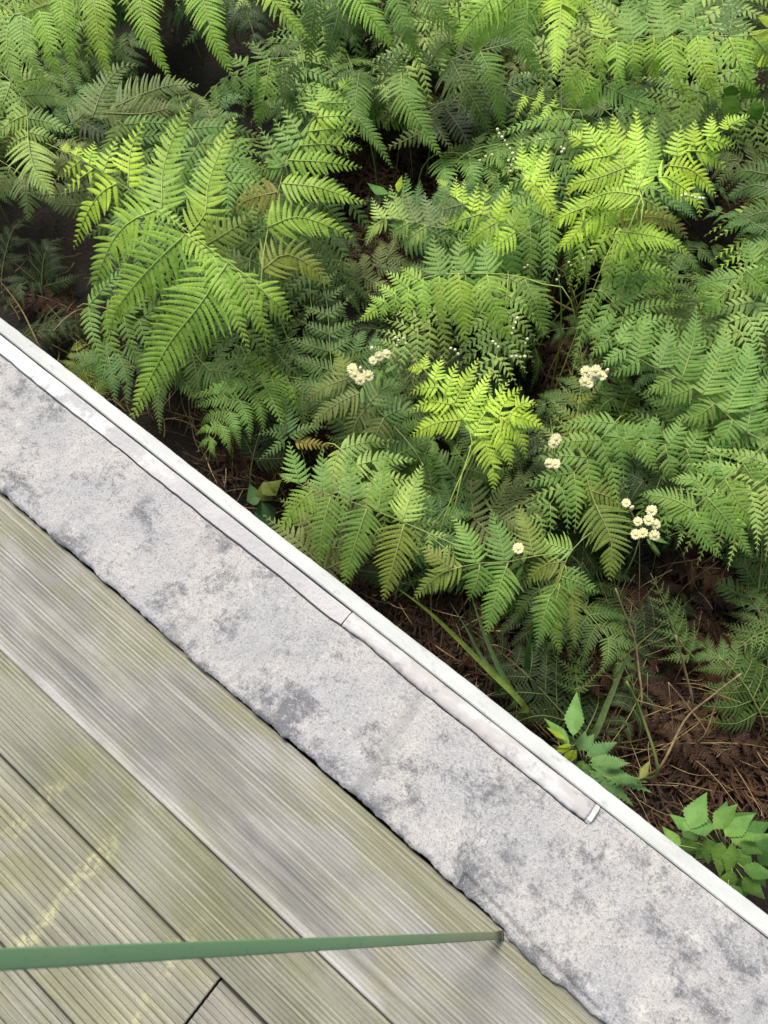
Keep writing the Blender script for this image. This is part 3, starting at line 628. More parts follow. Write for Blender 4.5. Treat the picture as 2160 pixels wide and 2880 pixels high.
# --- right side
frond('broad flat green frond at right, tip pointing at the largest white flower cluster', 'mid',
      [(2200, 1290), (2091, 1208), (2004, 1130), (1917, 1069), (1800, 1012), (1718, 947), (1648, 898)], (0.40, 0.48), [
      ([(1690, 930), (1720, 900), (1736, 874)], 24, 0.0), ([(1740, 965), (1770, 920), (1788, 878)], 26, 0.0), ([(1790, 1005), (1810, 930), (1824, 856)], 36, 0.0), ([(1850, 1035), (1880, 960), (1880, 900)], 40, 0.0), ([(1917, 1069), (1950, 960), (1961, 862)], 52, 0.0), ([(1975, 1110), (2030, 990), (2040, 900)], 54, 0.0), ([(2040, 1160), (2100, 1030), (2120, 930)], 56, 0.0),
      ([(1690, 930), (1675, 935), (1650, 940)], 22, 0.0), ([(1718, 947), (1690, 975), (1656, 1006)], 24, 0.03), ([(1760, 980), (1715, 1010), (1680, 1035)], 26, 0.03), ([(1800, 1012), (1760, 1035), (1716, 1054)], 30, 0.03), ([(1900, 1060), (1860, 1085), (1812, 1102)], 32, 0.03), ([(1950, 1090), (1890, 1115), (1828, 1138)], 34, 0.04),
      ([(2010, 1135), (1960, 1170), (1890, 1180)], 36, 0.04), ([(2060, 1180), (2040, 1230), (1990, 1250)], 36, 0.04), ([(2100, 1215), (2120, 1130), (2170, 1050)], 50, 0.0)], sp=12)
frond('flat green frond at the right edge below the broad frond, tip pointing left', 'mid',
      [(2220, 1320), (2074, 1292), (1939, 1264), (1830, 1242), (1698, 1224)], (0.36, 0.42), [
      ([(1760, 1232), (1790, 1210), (1800, 1190)], 26, 0.0), ([(1820, 1240), (1840, 1200), (1848, 1162)], 30, 0.0), ([(1880, 1252), (1908, 1210), (1917, 1165)], 34, 0.0), ([(1940, 1264), (1968, 1210), (1976, 1156)], 36, 0.0), ([(2000, 1276), (2040, 1220), (2050, 1170)], 38, 0.0), ([(2060, 1290), (2110, 1240), (2120, 1180)], 40, 0.0),
      ([(1750, 1230), (1770, 1255), (1800, 1275)], 24, 0.02), ([(1810, 1238), (1825, 1290), (1850, 1330)], 32, 0.03), ([(1870, 1250), (1885, 1310), (1900, 1360)], 36, 0.04), ([(1930, 1262), (1950, 1320), (1950, 1370)], 36, 0.04), ([(1990, 1275), (2010, 1330), (2010, 1380)], 36, 0.04), ([(1740, 1228), (1715, 1228), (1694, 1224)], 20, 0.0)], sp=11.5)
frond('fan shaped frond at the right edge with slanting stalk, branches pointing down right', 'mid',
      [(2210, 1200), (2160, 1243), (2060, 1330), (1952, 1430)], (0.42, 0.44), [
      ([(1952, 1432), (1880, 1400), (1798, 1390)], 44, 0.03), ([(1955, 1436), (1980, 1500), (2032, 1573)], 40, 0.06), ([(1990, 1400), (2050, 1470), (2116, 1570)], 46, 0.06), ([(2040, 1350), (2090, 1430), (2175, 1515)], 48, 0.06), ([(2090, 1305), (2140, 1380), (2200, 1430)], 48, 0.05), ([(1960, 1420), (1900, 1440), (1850, 1470)], 34, 0.04),
      ([(1990, 1395), (1960, 1350), (1880, 1350)], 36, 0.0), ([(2040, 1350), (2020, 1310), (1960, 1330)], 36, 0.0)], sp=11)
frond('dim green frond at the right edge above the broad flat frond, tips pointing lower left', 'mid',
      [(2260, 620), (2170, 680), (2100, 760), (2010, 850)], (0.42, 0.44), [
      ([(2120, 740), (2110, 700), (2094, 668)], 28, 0.0), ([(2150, 705), (2140, 690), (2130, 680)], 26, 0.0), ([(2080, 780), (2010, 790), (1930, 816)], 38, 0.04), ([(2050, 810), (1990, 830), (1938, 842)], 30, 0.04), ([(2100, 760), (2140, 800), (2170, 830)], 40, 0.04), ([(2030, 830), (2010, 850), (1980, 880)], 36, 0.03), ([(2140, 720), (2180, 750), (2200, 780)], 40, 0.03)], sp=10.5)
frond('dark green frond at the right edge behind the sunlit yellow mass', 'dim',
      [(2250, 700), (2200, 560), (2140, 450), (2090, 420)], (0.36, 0.40), [
      ([(2190, 540), (2120, 520), (2040, 560)], 42, 0.04), ([(2210, 590), (2130, 600), (2040, 640)], 46, 0.04), ([(2160, 490), (2090, 480), (2040, 510)], 38, 0.04), ([(2170, 500), (2200, 450), (2220, 420)], 40, 0.0), ([(2220, 630), (2140, 660), (2090, 700)], 44, 0.05)], sp=11)
frond('dim bluish frond low to the right of the orange stems, branches like a ladder', 'dim',
      [(2010, 800), (1900, 780), (1790, 775), (1690, 770)], (0.30, 0.34), [
      ([(1720, 772), (1725, 740), (1735, 720)], 22, 0.0), ([(1770, 774), (1775, 735), (1780, 710)], 24, 0.0), ([(1830, 776), (1840, 735), (1850, 710)], 26, 0.0), ([(1720, 772), (1725, 800), (1730, 830)], 22, 0.03), ([(1760, 774), (1770, 810), (1785, 840)], 24, 0.03), ([(1800, 775), (1810, 810), (1820, 840)], 24, 0.03), ([(1850, 777), (1865, 810), (1880, 850)], 26, 0.03), ([(1900, 780), (1920, 730), (1930, 700)], 30, 0.0)], sp=9.5)
# --- lower middle
frond('green frond close to the kerb with straight stalk and branches hanging over the white edge', 'mid',
      [(1320, 1560), (1176, 1487), (1080, 1446), (980, 1408), (872, 1374), (794, 1339)], (0.40, 0.46), [
      ([(880, 1378), (830, 1430), (774, 1504)], 44, 0.06), ([(930, 1396), (905, 1500), (898, 1600)], 52, 0.07), ([(1032, 1430), (1000, 1525), (965, 1660)], 58, 0.08), ([(1137, 1474), (1105, 1590), (1078, 1690)], 62, 0.08, 'olive'),
      ([(842, 1360), (826, 1300), (812, 1240)], 36, 0.0), ([(907, 1384), (905, 1320), (910, 1262)], 36, 0.0), ([(985, 1408), (984, 1330), (978, 1256)], 40, 0.0), ([(1065, 1440), (1075, 1340), (1092, 1250)], 46, 0.0), ([(1130, 1468), (1160, 1380), (1190, 1300)], 46, 0.0, 'soft'), ([(820, 1350), (800, 1340), (784, 1332)], 14, 0.0)], sp=12.5)
frond('green frond in the lower middle with branches spread toward the grass blades', 'olive',
      [(1600, 1560), (1500, 1565), (1430, 1580), (1340, 1585), (1240, 1610)], (0.36, 0.40), [
      ([(1300, 1592), (1230, 1620), (1160, 1688)], 44, 0.05), ([(1350, 1586), (1340, 1640), (1318, 1690)], 46, 0.05, 'mid'), ([(1430, 1580), (1395, 1680), (1366, 1788)], 56, 0.06, 'mid'), ([(1270, 1600), (1220, 1560), (1180, 1530)], 38, 0.0, 'olive'), ([(1340, 1585), (1310, 1500), (1270, 1450)], 44, 0.0, 'mid'), ([(1420, 1580), (1400, 1490), (1380, 1430)], 46, 0.0, 'mid'), ([(1500, 1565), (1480, 1480), (1450, 1420)], 46, 0.0)], sp=12)
frond('green frond right of lower middle, two long branches pointing down into the dark gap', 'mid',
      [(1660, 1500), (1600, 1560), (1570, 1640), (1545, 1680)], (0.36, 0.38), [
      ([(1548, 1672), (1528, 1740), (1508, 1830)], 40, 0.06), ([(1575, 1640), (1556, 1750), (1577, 1836)], 44, 0.06), ([(1580, 1620), (1630, 1640), (1686, 1666)], 40, 0.03), ([(1590, 1580), (1530, 1590), (1480, 1640)], 46, 0.04, 'olive'), ([(1610, 1550), (1540, 1530), (1480, 1540)], 46, 0.02), ([(1590, 1590), (1610, 1700), (1618, 1820)], 40, 0.06, 'olive')], sp=11)
frond('olive frond hanging below the flower cluster at right, leaflets like open ribs', 'olive',
      [(1640, 1330), (1660, 1380), (1674, 1417), (1700, 1470)], (0.34, 0.38), [([(1674, 1417), (1718, 1520), (1716, 1634)], 70, 0.06), ([(1650, 1350), (1600, 1400), (1570, 1460)], 50, 0.04), ([(1660, 1380), (1720, 1400), (1770, 1440)], 50, 0.03)], sp=14)
frond('olive brown frond under the white flower cluster at right of centre', 'olive',
      [(1560, 1420), (1600, 1300), (1620, 1200), (1630, 1110), (1640, 1050), (1630, 960)], (0.28, 0.36), auto=(9, 150, 150, 30, 0.1), sp=11)
frond('dim bluish frond left of the flower pair, branches spread both ways like a ladder', 'dim',
      [(950, 1120), (930, 1010), (925, 920), (915, 820), (890, 720), (870, 660)], (0.34, 0.44), auto=(9, 150, 150, 20, 0.05), sp=11)
frond('grey green frond below the left flower pair, branches sweeping lower left', 'grey',
      [(1180, 1290), (1090, 1180), (1015, 1110), (960, 1050)], (0.34, 0.42), [
      ([(1010, 1105), (940, 1140), (866, 1204)], 42, 0.05), ([(975, 1065), (910, 1090), (852, 1135)], 36, 0.04), ([(1040, 1135), (1000, 1190), (990, 1250)], 46, 0.05), ([(1080, 1175), (1050, 1240), (1030, 1290)], 46, 0.05), ([(1040, 1135), (1080, 1090), (1130, 1080)], 44, 0.0, 'dim'), ([(1080, 1175), (1130, 1150), (1170, 1170)], 40, 0.0, 'dim'), ([(970, 1060), (960, 1010), (930, 980)], 30, 0.0, 'olive')], sp=11.5)
frond('dim green frond low beside the kerb at left, fingers spread over the white edge', 'teal',
      [(440, 900), (380, 950), (330, 985), (295, 1005)], (0.26, 0.30), [
      ([(300, 1000), (250, 1000), (188, 1004)], 28, 0.02), ([(305, 1000), (240, 1030), (190, 1050)], 26, 0.02), ([(310, 995), (290, 970), (256, 952)], 26, 0.0), ([(300, 1004), (290, 1060), (280, 1110)], 26, 0.03), ([(305, 1002), (318, 1070), (326, 1144)], 26, 0.04), ([(330, 985), (355, 1060), (358, 1146)], 28, 0.04), ([(360, 965), (400, 1020), (395, 1090)], 32, 0.04)], sp=10)
frond('dim green frond tip pointing down right under the bright left frond', 'dim',
      [(520, 960), (560, 1010), (600, 1050)], (0.28, 0.30), [([(570, 1020), (620, 1080), (672, 1164)], 44, 0.05), ([(540, 985), (560, 1080), (580, 1160)], 38, 0.05), ([(520, 970), (450, 1100), (450, 1220)], 36, 0.05), ([(590, 1040), (660, 1050), (720, 1080)], 40, 0.03)], sp=11)
frond('small dim green frond with a star of narrow branches near the kerb in the middle', 'teal',
      [(860, 1330), (850, 1270), (820, 1230), (803, 1222)], (0.22, 0.30), [([(803, 1222), (760, 1215), (715, 1225)], 16, 0.0), ([(805, 1220), (803, 1160), (800, 1110)], 34, 0.0), ([(812, 1226), (860, 1205), (930, 1200)], 20, 0.0), ([(810, 1230), (760, 1270), (720, 1300)], 18, 0.02), ([(830, 1240), (890, 1250), (960, 1260)], 20, 0.02)], sp=11)
frond('olive frond in the dark gap below the left fronds, branches pointing left', 'olive',
      [(860, 1080), (790, 1100), (720, 1150), (680, 1180)], (0.22, 0.26), [([(720, 1150), (640, 1190), (575, 1228)], 36, 0.03), ([(760, 1120), (700, 1190), (660, 1240)], 36, 0.03, 'grey'), ([(800, 1095), (780, 1040), (760, 1000)], 36, 0.0), ([(840, 1085), (850, 1040), (880, 1030)], 36, 0.0), ([(790, 1100), (840, 1130), (880, 1180)], 34, 0.02)], sp=11)
frond('dark green frond in the lower right undergrowth beside the dry stems', 'dim',
      [(1960, 1860), (1910, 1800), (1870, 1700), (1830, 1612)], (0.14, 0.26), auto=(8, 90, 110, 35, 0.1), sp=9.5)
frond('green spiky frond at the right edge of the dim undergrowth', 'dim',
      [(2230, 1760), (2140, 1780), (2080, 1820)], (0.16, 0.20), auto=(7, 120, 110, 30, 0.05), sp=9.5)
frond('narrow dim frond tip pointing down between the grass blade and the dry stems', 'dim',
      [(1630, 1960), (1620, 1880), (1660, 1800)], (0.14, 0.2), auto=(6, 90, 90, 30, 0.1), sp=9.5)

# --- background fronds that fill the shade between the traced ones
HOLES = [(1150, 390, 135), (1020, 430, 80), (1215, 320, 90), (1330, 420, 60), (560, 140, 110), (640, 80, 60), (650, 300, 50), (1060, 715, 65), (1585, 900, 85), (1590, 1040, 65), (60, 760, 220), (900, 1010, 30), (570, 1330, 150), (440, 1200, 90),
         (700, 1250, 110), (2000, 1700, 190), (1870, 1660, 130), (1900, 1850, 150), (2100, 1900, 120), (2050, 2060, 150), (1800, 1930, 110), (1000, 500, 70), (1300, 1750, 190), (980, 1260, 60), (1120, 1750, 140), (130, 880, 150), (880, 1600, 110), (1760, 1080, 45), (2080, 560, 40), (840, 1190, 60), (1330, 1310, 45),
         (1650, 800, 50), (1960, 300, 40), (760, 540, 40), (1450, 1480, 50), (300, 300, 50)]
lib = []
for q in range(22):
    L = random.uniform(0.14, 0.2); cv = random.uniform(-0.03, 0.03)
    b = pinna_mesh([Vector((0, 0, 0)), Vector((L * 0.5, cv, 0.006)), Vector((L, cv * 0.3, -0.035))], L * 0.27, 14, Vector((0, 0.08, 1)).normalized(), jit=0.1)
    me = bpy.data.meshes.new('pinna'); me.from_pydata(b.v, [], b.f); me.materials.append(LEAF); me.materials.append(STEM)
    me.polygons.foreach_set('material_index', b.m); me.polygons.foreach_set('use_smooth', [True] * len(me.polygons)); lib.append(me)
from mathutils import Matrix
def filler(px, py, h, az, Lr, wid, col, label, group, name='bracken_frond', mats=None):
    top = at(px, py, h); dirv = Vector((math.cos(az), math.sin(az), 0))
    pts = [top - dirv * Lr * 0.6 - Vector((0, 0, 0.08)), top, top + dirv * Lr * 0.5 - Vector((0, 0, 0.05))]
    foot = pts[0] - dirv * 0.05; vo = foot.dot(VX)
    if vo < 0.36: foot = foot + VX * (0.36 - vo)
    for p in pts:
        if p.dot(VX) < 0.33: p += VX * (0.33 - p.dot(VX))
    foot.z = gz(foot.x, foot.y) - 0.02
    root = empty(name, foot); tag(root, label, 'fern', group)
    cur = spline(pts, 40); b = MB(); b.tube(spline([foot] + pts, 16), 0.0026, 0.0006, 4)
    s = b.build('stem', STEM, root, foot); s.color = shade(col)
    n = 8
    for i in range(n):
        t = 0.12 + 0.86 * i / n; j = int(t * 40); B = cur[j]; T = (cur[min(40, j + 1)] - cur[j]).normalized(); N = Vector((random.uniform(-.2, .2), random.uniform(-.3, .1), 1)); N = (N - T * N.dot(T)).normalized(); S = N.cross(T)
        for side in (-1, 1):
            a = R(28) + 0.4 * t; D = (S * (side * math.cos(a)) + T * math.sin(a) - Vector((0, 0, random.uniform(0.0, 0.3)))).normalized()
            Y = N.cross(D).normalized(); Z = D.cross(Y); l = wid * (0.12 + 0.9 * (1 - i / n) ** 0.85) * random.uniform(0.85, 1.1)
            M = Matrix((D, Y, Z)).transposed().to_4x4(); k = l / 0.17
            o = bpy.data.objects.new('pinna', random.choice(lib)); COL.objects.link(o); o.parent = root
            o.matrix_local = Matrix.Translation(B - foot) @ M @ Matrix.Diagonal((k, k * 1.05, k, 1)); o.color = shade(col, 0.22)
            if mats:
                for q in range(2): o.material_slots[q].link = 'OBJECT'; o.material_slots[q].material = mats
def kerb_y(px): return 905 + 0.776 * px
cnt = 0; rf = random.Random(3)
pts = []
for gy in range(-120, 2000, 135):
    for gx in range(-60, 2260, 145):
        x, y = gx + rf.uniform(-50, 50), gy + rf.uniform(-50, 50)
        if y > kerb_y(x) - 60: continue
        if any(math.hypot(x - a, y - b_) < r for a, b_, r in HOLES) and rf.random() < 0.92: continue
        pts.append((x, y))
MARKS = [(1068, 1003, 'the three white flowers'), (1010, 1055, 'the leftmost flower cluster'), (1668, 1060, 'the largest flower cluster'), (1556, 1270, 'the pale flower pair'), (1815, 1470, 'the yellow white flowers'), (1150, 400, 'the brown hollow'),
         (560, 140, 'the dark top hollow'), (1579, 250, 'the tall flower stalk'), (1622, 860, 'the forked orange stem'), (400, 560, 'the bright left frond'), (1025, 890, 'the curled centre tip'), (2090, 290, 'the round yellow leaves'), (1435, 960, 'the upright bud spray'),
         (1458, 1542, 'the single tiny flower'), (1800, 1800, 'the forked dry stem'), (1250, 1760, 'the long grass blade'), (60, 800, 'the thin left stem'), (1110, 520, 'the seedling'), (1940, 552, 'the short bud spray'), (820, 1360, 'the ladder frond tip'), (1950, 1430, 'the fan frond'), (640, 1180, 'the dark kerb gap'), (1660, 900, 'the broad right frond tip'), (1430, 420, 'the draped bud spray'), (880, 110, 'the top middle branches'), (2040, 2330, 'the corner weed')]
used = {}
def place(x, y, kind):
    """where a frond lies, told from the nearest thing one can find"""
    cand = sorted(MARKS, key=lambda m: math.hypot(x - m[0], y - m[1]))
    for m in cand[:8]:
        dx, dy = x - m[0], y - m[1]; v = 'above' if dy < -45 else 'below' if dy > 45 else ''; h = 'left' if dx < -45 else 'right' if dx > 45 else ''
        if not v and not h: t = 'right under ' + m[2]
        elif v and h: t = {'above': 'upper ', 'below': 'lower '}[v] + h + ' of ' + m[2]
        else: t = (v or 'just ' + h + ' of') + ' ' + m[2]
        if (kind, t) not in used: break
    used[(kind, t)] = 1
    return t
WORD = dict(dark='very dark', grey='grey green', dim='dull green', mid='mid green', teal='cool green', soft='soft green', olive='olive', bright='light green')
for x, y in pts:
    low = y > 1450 or x < 150
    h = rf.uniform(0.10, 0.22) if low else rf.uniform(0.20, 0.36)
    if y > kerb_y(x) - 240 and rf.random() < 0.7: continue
    cn = rf.choice(('dark', 'dark', 'dim', 'olive', 'dim') if low else ('dim', 'dim', 'dark', 'grey', 'dim', 'teal', 'mid'))  # lower layer takes darker leaf tones, depth shade put into the colour
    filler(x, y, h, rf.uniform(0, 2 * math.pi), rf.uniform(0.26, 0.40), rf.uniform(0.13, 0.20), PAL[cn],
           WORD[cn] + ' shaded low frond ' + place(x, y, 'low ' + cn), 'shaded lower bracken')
spots = []
for gy in range(-110, 1500, 215):
    for gx in range(-40, 2300, 235):
        x, y = gx + rf.uniform(-60, 60), gy + rf.uniform(-60, 60)
        if y > kerb_y(x) - 270 or any(math.hypot(x - a, y - b_) < r + 75 for a, b_, r in HOLES): continue
        spots.append((x, y))
for x, y in spots:
    cn = rf.choice(('mid', 'bright', 'mid', 'soft') if (y < 330 or x > 1650) else ('mid', 'mid', 'soft', 'dim'))
    a = R(90 + rf.uniform(-75, 75)); L = rf.uniform(360, 500) * (0.8 + 0.2 * y / 1400); dx, dy = math.cos(a) * L, math.sin(a) * L; cv = rf.uniform(-40, 40); h = rf.uniform(0.33, 0.45)
    frond(WORD[cn] + ' mid height frond ' + place(x, y, 'mid ' + cn), cn, [(x - dx * .5, y - dy * .5), (x - dx * .1 + cv, y - dy * .1), (x + dx * .25 + cv, y + dy * .25), (x + dx * .5, y + dy * .5)], (h, h - 0.05),
          auto=(8, rf.uniform(175, 240), rf.uniform(175, 240), rf.uniform(18, 34), 0.06), group='mid height bracken', sp=13.5)
for x, y in ((1880, 1740), (2060, 1880), (1760, 2030), (2150, 1750)):
    cn = rf.choice(('dark', 'dim', 'dark'))
    filler(x, y, rf.uniform(0.10, 0.2), rf.uniform(0, 6.28), rf.uniform(0.2, 0.3), rf.uniform(0.09, 0.15), PAL[cn], WORD[cn] + ' frond in the rusty litter ' + place(x, y, 'dry ' + cn), 'fronds by the dry stems')
for x, y in ((40, 640), (130, 700), (60, 800), (170, 900), (110, 930), (220, 1000)):
    cn = rf.choice(('dark', 'dark', 'olive'))
    filler(x, y, rf.uniform(0.06, 0.14), rf.uniform(0, 6.28), rf.uniform(0.18, 0.26), rf.uniform(0.08, 0.12), PAL[cn], WORD[cn] + ' small frond on dark soil ' + place(x, y, 'soil ' + cn), 'small fronds on the dark soil')
# ---------------------------------------------------------------- dead bracken and litter
DEAD = [(1880, 1600, 'rust brown dead frond crumpled under the right flower cluster'), (2090, 1660, 'rust brown dead frond at the right edge below the fan frond'),
        (1820, 1850, 'rust brown dead frond among the dry stems at lower right'), (2060, 2090, 'rust brown dead frond lowest at the right edge above the leafy weeds'),
        (1150, 400, 'dark brown dead frond lying in the upper middle hollow'), (1590, 950, 'reddish dead frond under the orange stems right of centre'), (1060, 720, 'small dead brown frond left of the centre frond'),
        (660, 1180, 'dead brown frond in the dark gap above the kerb'), (1960, 1780, 'dead brown frond between the two upright dry stems at lower right'), (1930, 2060, 'dead brown frond where the diagonal dry stem is rooted'), (2130, 1880, 'dead brown frond at the right edge level with the broad leaning blade'), (100, 830, 'dead brown frond on dark soil at the far left'), (2140, 1780, 'dead brown frond tangled at the right edge under the spiky frond'), (1780, 1700, 'dead brown frond tip under the olive hanging frond'), (1700, 1900, 'dead brown frond behind the broad leaning blade'), (2040, 1960, 'dead brown frond crossing under the thin grey stem'), (1980, 1600, 'dead brown frond just below the fan frond branches'), (1850, 2000, 'dead brown frond around the bare green stem')]
for x, y, lb in DEAD:
    filler(x, y, 0.11 if y > 1500 else 0.07, rf.uniform(0, 6.28), 0.24, 0.115, (0.2, 0.1, 0.04), lb, 'dead brown fronds', 'dead_frond', (RUST, RUST2, LITTER)[int(x) // 10 % 3] if y > 1500 else LITTER)
b = MB(); rl = random.Random(11)
def scatter(n, x0, x1, y0, y1, lmin, lmax, w, mat=0):
    for _ in range(n):
        x, y = rl.uniform(x0, x1), rl.uniform(y0, y1)
        if y > kerb_y(x) + 40: continue
        p = at(x, y, rl.uniform(0.0, 0.05))
        if p.dot(VX) < 0.31: continue
        a = rl.uniform(0, 6.283); t = rl.uniform(-0.25, 0.6); D = Vector((math.cos(a), math.sin(a), t)).normalized()
        N = Vector((rl.uniform(-.5, .5), rl.uniform(-.5, .5), 1)); N = (N - D * N.dot(D)).normalized()
        b.blade(p, D, N.cross(D), N, rl.uniform(lmin, lmax), w * rl.uniform(0.5, 1.2), 3, 0, rl.uniform(-.4, .4), rl.uniform(-.2, .5), 0.3, mat)
for (x, y, r) in [q for q in HOLES if q[0] > 660] + [(1900, 1700, 260), (2000, 2050, 260), (1700, 1850, 200), (1150, 420, 180)]:
    scatter(int(260 + r * 5), x - r * 1.2, x + r * 1.2, y - r * 1.2, y + r * 1.2, 0.02, 0.07, 0.006)
scatter(1500, 200, 2240, -60, 2500, 0.02, 0.07, 0.007)
tag(b.build('leaf_litter', LITTER), 'brown dead bracken litter covering the ground between the ferns', 'leaf litter', kind='stuff')

# ---------------------------------------------------------------- the bracken goes on beyond the view
import numpy as np
rw = random.Random(5); low = []
for q in range(6):
    b = MB(); L = 0.17; n = 11; hwp = L * 0.27
    for i in range(n):
        t = (i + 0.5) / n; pr = min(1, 0.8 + 2 * t) * (1 - t) ** 0.95 + 0.06
        for sd_ in (-1, 1):
            an = R(18 + 18 * t) + rw.uniform(-.1, .1); D = Vector((math.sin(an), sd_ * math.cos(an), rw.uniform(-.1, .05))).normalized()
            b.blade(Vector((L * t, 0, 0.02 * t - 0.05 * t * t)), D, Vector((1, 0, 0)), Vector((0, 0, 1)), hwp * pr * rw.uniform(.85, 1.1), L / n * 0.9, 3, 0, 0.25, 0.15, 0.3)
    low.append((np.array([tuple(p) for p in b.v]), b.f))
AV, AF, base_n = [], [], 0
for _ in range(820):
    uu, vo = rw.uniform(-4.2, 3.4), rw.uniform(0.45, 4.6)
    p = UX * uu + VX * vo; hh = rw.uniform(0.28, 0.5); p = Vector((p.x, p.y, gz(p.x, p.y) + hh))
    q = p - CAMP; dep = q.y * math.cos(PITCH) - q.z * math.sin(PITCH); upc = q.y * math.sin(PITCH) + q.z * math.cos(PITCH)
    if dep > 0.05:
        X, Y = 1080 + FOC * q.x / dep, 1440 - FOC * upc / dep
        if -320 < X < 2540 and -190 < Y < 3000: continue
    if dep > 0 and rw.random() < 0.25: continue
    az = rw.uniform(0, 6.283); dv_ = Vector((math.cos(az), math.sin(az), 0)); Lr = rw.uniform(0.28, 0.4); wid = rw.uniform(0.14, 0.2)
    for i in range(7):
        t = i / 7; B = p + dv_ * Lr * (t - 0.5) - Vector((0, 0, 0.12 * (t - 0.4) ** 2)); T = dv_; S = Vector((-T.y, T.x, 0))
        for sd_ in (-1, 1):
            an = R(28) + 0.4 * t; D = (S * (sd_ * math.cos(an)) + T * math.sin(an) - Vector((0, 0, rw.uniform(0, .3)))).normalized(); Yv = Vector((rw.uniform(-.2, .2), rw.uniform(-.2, .2), 1)).cross(D).normalized(); Z = D.cross(Yv)
            k = wid * (0.14 + 0.9 * (1 - t) ** 0.85) / 0.17; vv, ff = rw.choice(low)
            M = np.array([tuple(D), tuple(Yv), tuple(Z)]) * k
            AV.append(vv @ M + np.array(tuple(B))); AF += [tuple(x + base_n for x in fc_) for fc_ in ff]; base_n += len(vv)
o = mesh_obj('bracken_mass', np.concatenate(AV).tolist(), AF, LEAF); o.color = (0.20, 0.35, 0.08, 1)
tag(o, 'mass of green bracken continuing beyond the near ferns', 'ferns', kind='stuff')

# ---------------------------------------------------------------- grass blades, dry stems
def stalk(name, label, cat, path, h0, h1, r0, r1, mat, col=None, flat=0.0, group=None):
    """a grass blade (flat > 0) or a bare stem through photo pixels, rooted in the ground"""
    n = len(path); h0 += 0.08; P = [at(x, y, h0 + (h1 + 0.14 - h0) * i / (n - 1)) for i, (x, y) in enumerate(path)]
    foot = P[0].copy(); foot.z = gz(foot.x, foot.y) - 0.02
    root = foot
    pts = ([foot] if h0 > 0.03 else []) + P
    b = MB()
    if flat:
        cur = spline(pts, 24); k = mpp(P[0])
        for i, p in enumerate(cur):
            T = (cur[min(24, i + 1)] - cur[max(0, i - 1)]).normalized(); N = (CAMP - p); N = (N - T * N.dot(T)).normalized(); S = N.cross(T); t = i / 24
            w = flat * k * 0.5 * min(1, 0.55 + t * 1.5) * (1 - t ** 3) + 0.0004
            b.v += [p - S * w + N * w * 0.35, p - N * w * 0.1, p + S * w + N * w * 0.35]
        for i in range(24):
            q = 3 * i; b.f += [(q, q + 1, q + 4, q + 3), (q + 1, q + 2, q + 5, q + 4)]; b.m += [0, 0]
    else: b.tube(spline(pts, 20), r0 * 1.4, r1 * 1.4, 6)
    o = b.build(name, mat, None, root); o.location = root
    if col: o.color = shade(col, 0.08)
    return tag(o, label, cat, group)
GC = (0.22, 0.31, 0.06)
stalk('grass_blade', 'long arching green grass blade, widest of the blades beside the kerb', 'grass blade', [(1478, 1992), (1373, 1883), (1275, 1785), (1200, 1715), (1119, 1655)], 0.10, 0.34, 0, 0, LEAF, GC, 16, 'grass blades by the wall')
stalk('grass_blade', 'upright pale green blade right of the long arching grass blade', 'grass blade', [(1450, 1966), (1405, 1883), (1360, 1778), (1327, 1681)], 0.06, 0.26, 0, 0, LEAF, (0.17, 0.28, 0.11), 15, 'grass blades by the wall')
stalk('grass_blade', 'thin pale blade between the two broader grass blades', 'grass blade', [(1420, 1930), (1353, 1844), (1310, 1765), (1266, 1695)], 0.06, 0.22, 0, 0, LEAF, (0.2, 0.27, 0.15), 9, 'grass blades by the wall')
stalk('grass_blade', 'dark short blade hidden behind the pale upright blade', 'grass blade', [(1400, 1930), (1330, 1800), (1322, 1690)], 0.02, 0.16, 0, 0, LEAF, (0.05, 0.11, 0.04), 15, 'grass blades by the wall')
stalk('grass_blade', 'broad grey green blade leaning right above the single pointed leaf', 'grass blade', [(1668, 2070), (1710, 1975), (1750, 1880), (1782, 1808)], 0.08, 0.26, 0, 0, LEAF, (0.22, 0.30, 0.12), 19, 'grass blades by the wall')
stalk('grass_blade', 'dark green blade standing left of the olive frond branches', 'grass blade', [(1480, 1900), (1485, 1830), (1495, 1770)], 0.04, 0.18, 0, 0, LEAF, (0.05, 0.14, 0.04), 20, 'grass blades by the wall')
stalk('dry_stem', 'forked brown dry stem bending down through the middle of the lower right gap', 'dry stem', [(1803, 1985), (1795, 1870), (1783, 1791), (1755, 1720), (1731, 1655)], 0.05, 0.22, 0.0024, 0.0012, TWIG, group='dry stems')
stalk('dry_stem', 'straight brown dry stem right of the forked one', 'dry stem', [(1946, 1990), (1928, 1890), (1900, 1788)], 0.05, 0.2, 0.0026, 0.0016, TWIG, group='dry stems')
stalk('dry_stem', 'long yellowish dry stem crossing the lower right gap diagonally', 'dry stem', [(1855, 2160), (1926, 2026), (2000, 1960), (2085, 1894)], 0.06, 0.22, 0.0028, 0.0014, TWIG, group='dry stems')
stalk('dry_stem', 'thin grey dry stem crossing the diagonal yellowish stem', 'dry stem', [(1976, 2075), (2010, 1990), (2030, 1922), (2050, 1860)], 0.05, 0.2, 0.0018, 0.001, TWIG, group='dry stems')
stalk('dry_stem', 'thin dry twig leaning left across the brown litter at lower right', 'dry stem', [(1988, 2068), (1930, 1980), (1880, 1920)], 0.03, 0.12, 0.0016, 0.001, TWIG, group='dry stems')
stalk('green_stem', 'bare green stem rising between the lobed leaves and the dry stems', 'stem', [(1850, 2170), (1803, 2006), (1763, 1918)], 0.06, 0.2, 0.0032, 0.0018, STEM, (0.1, 0.2, 0.05))
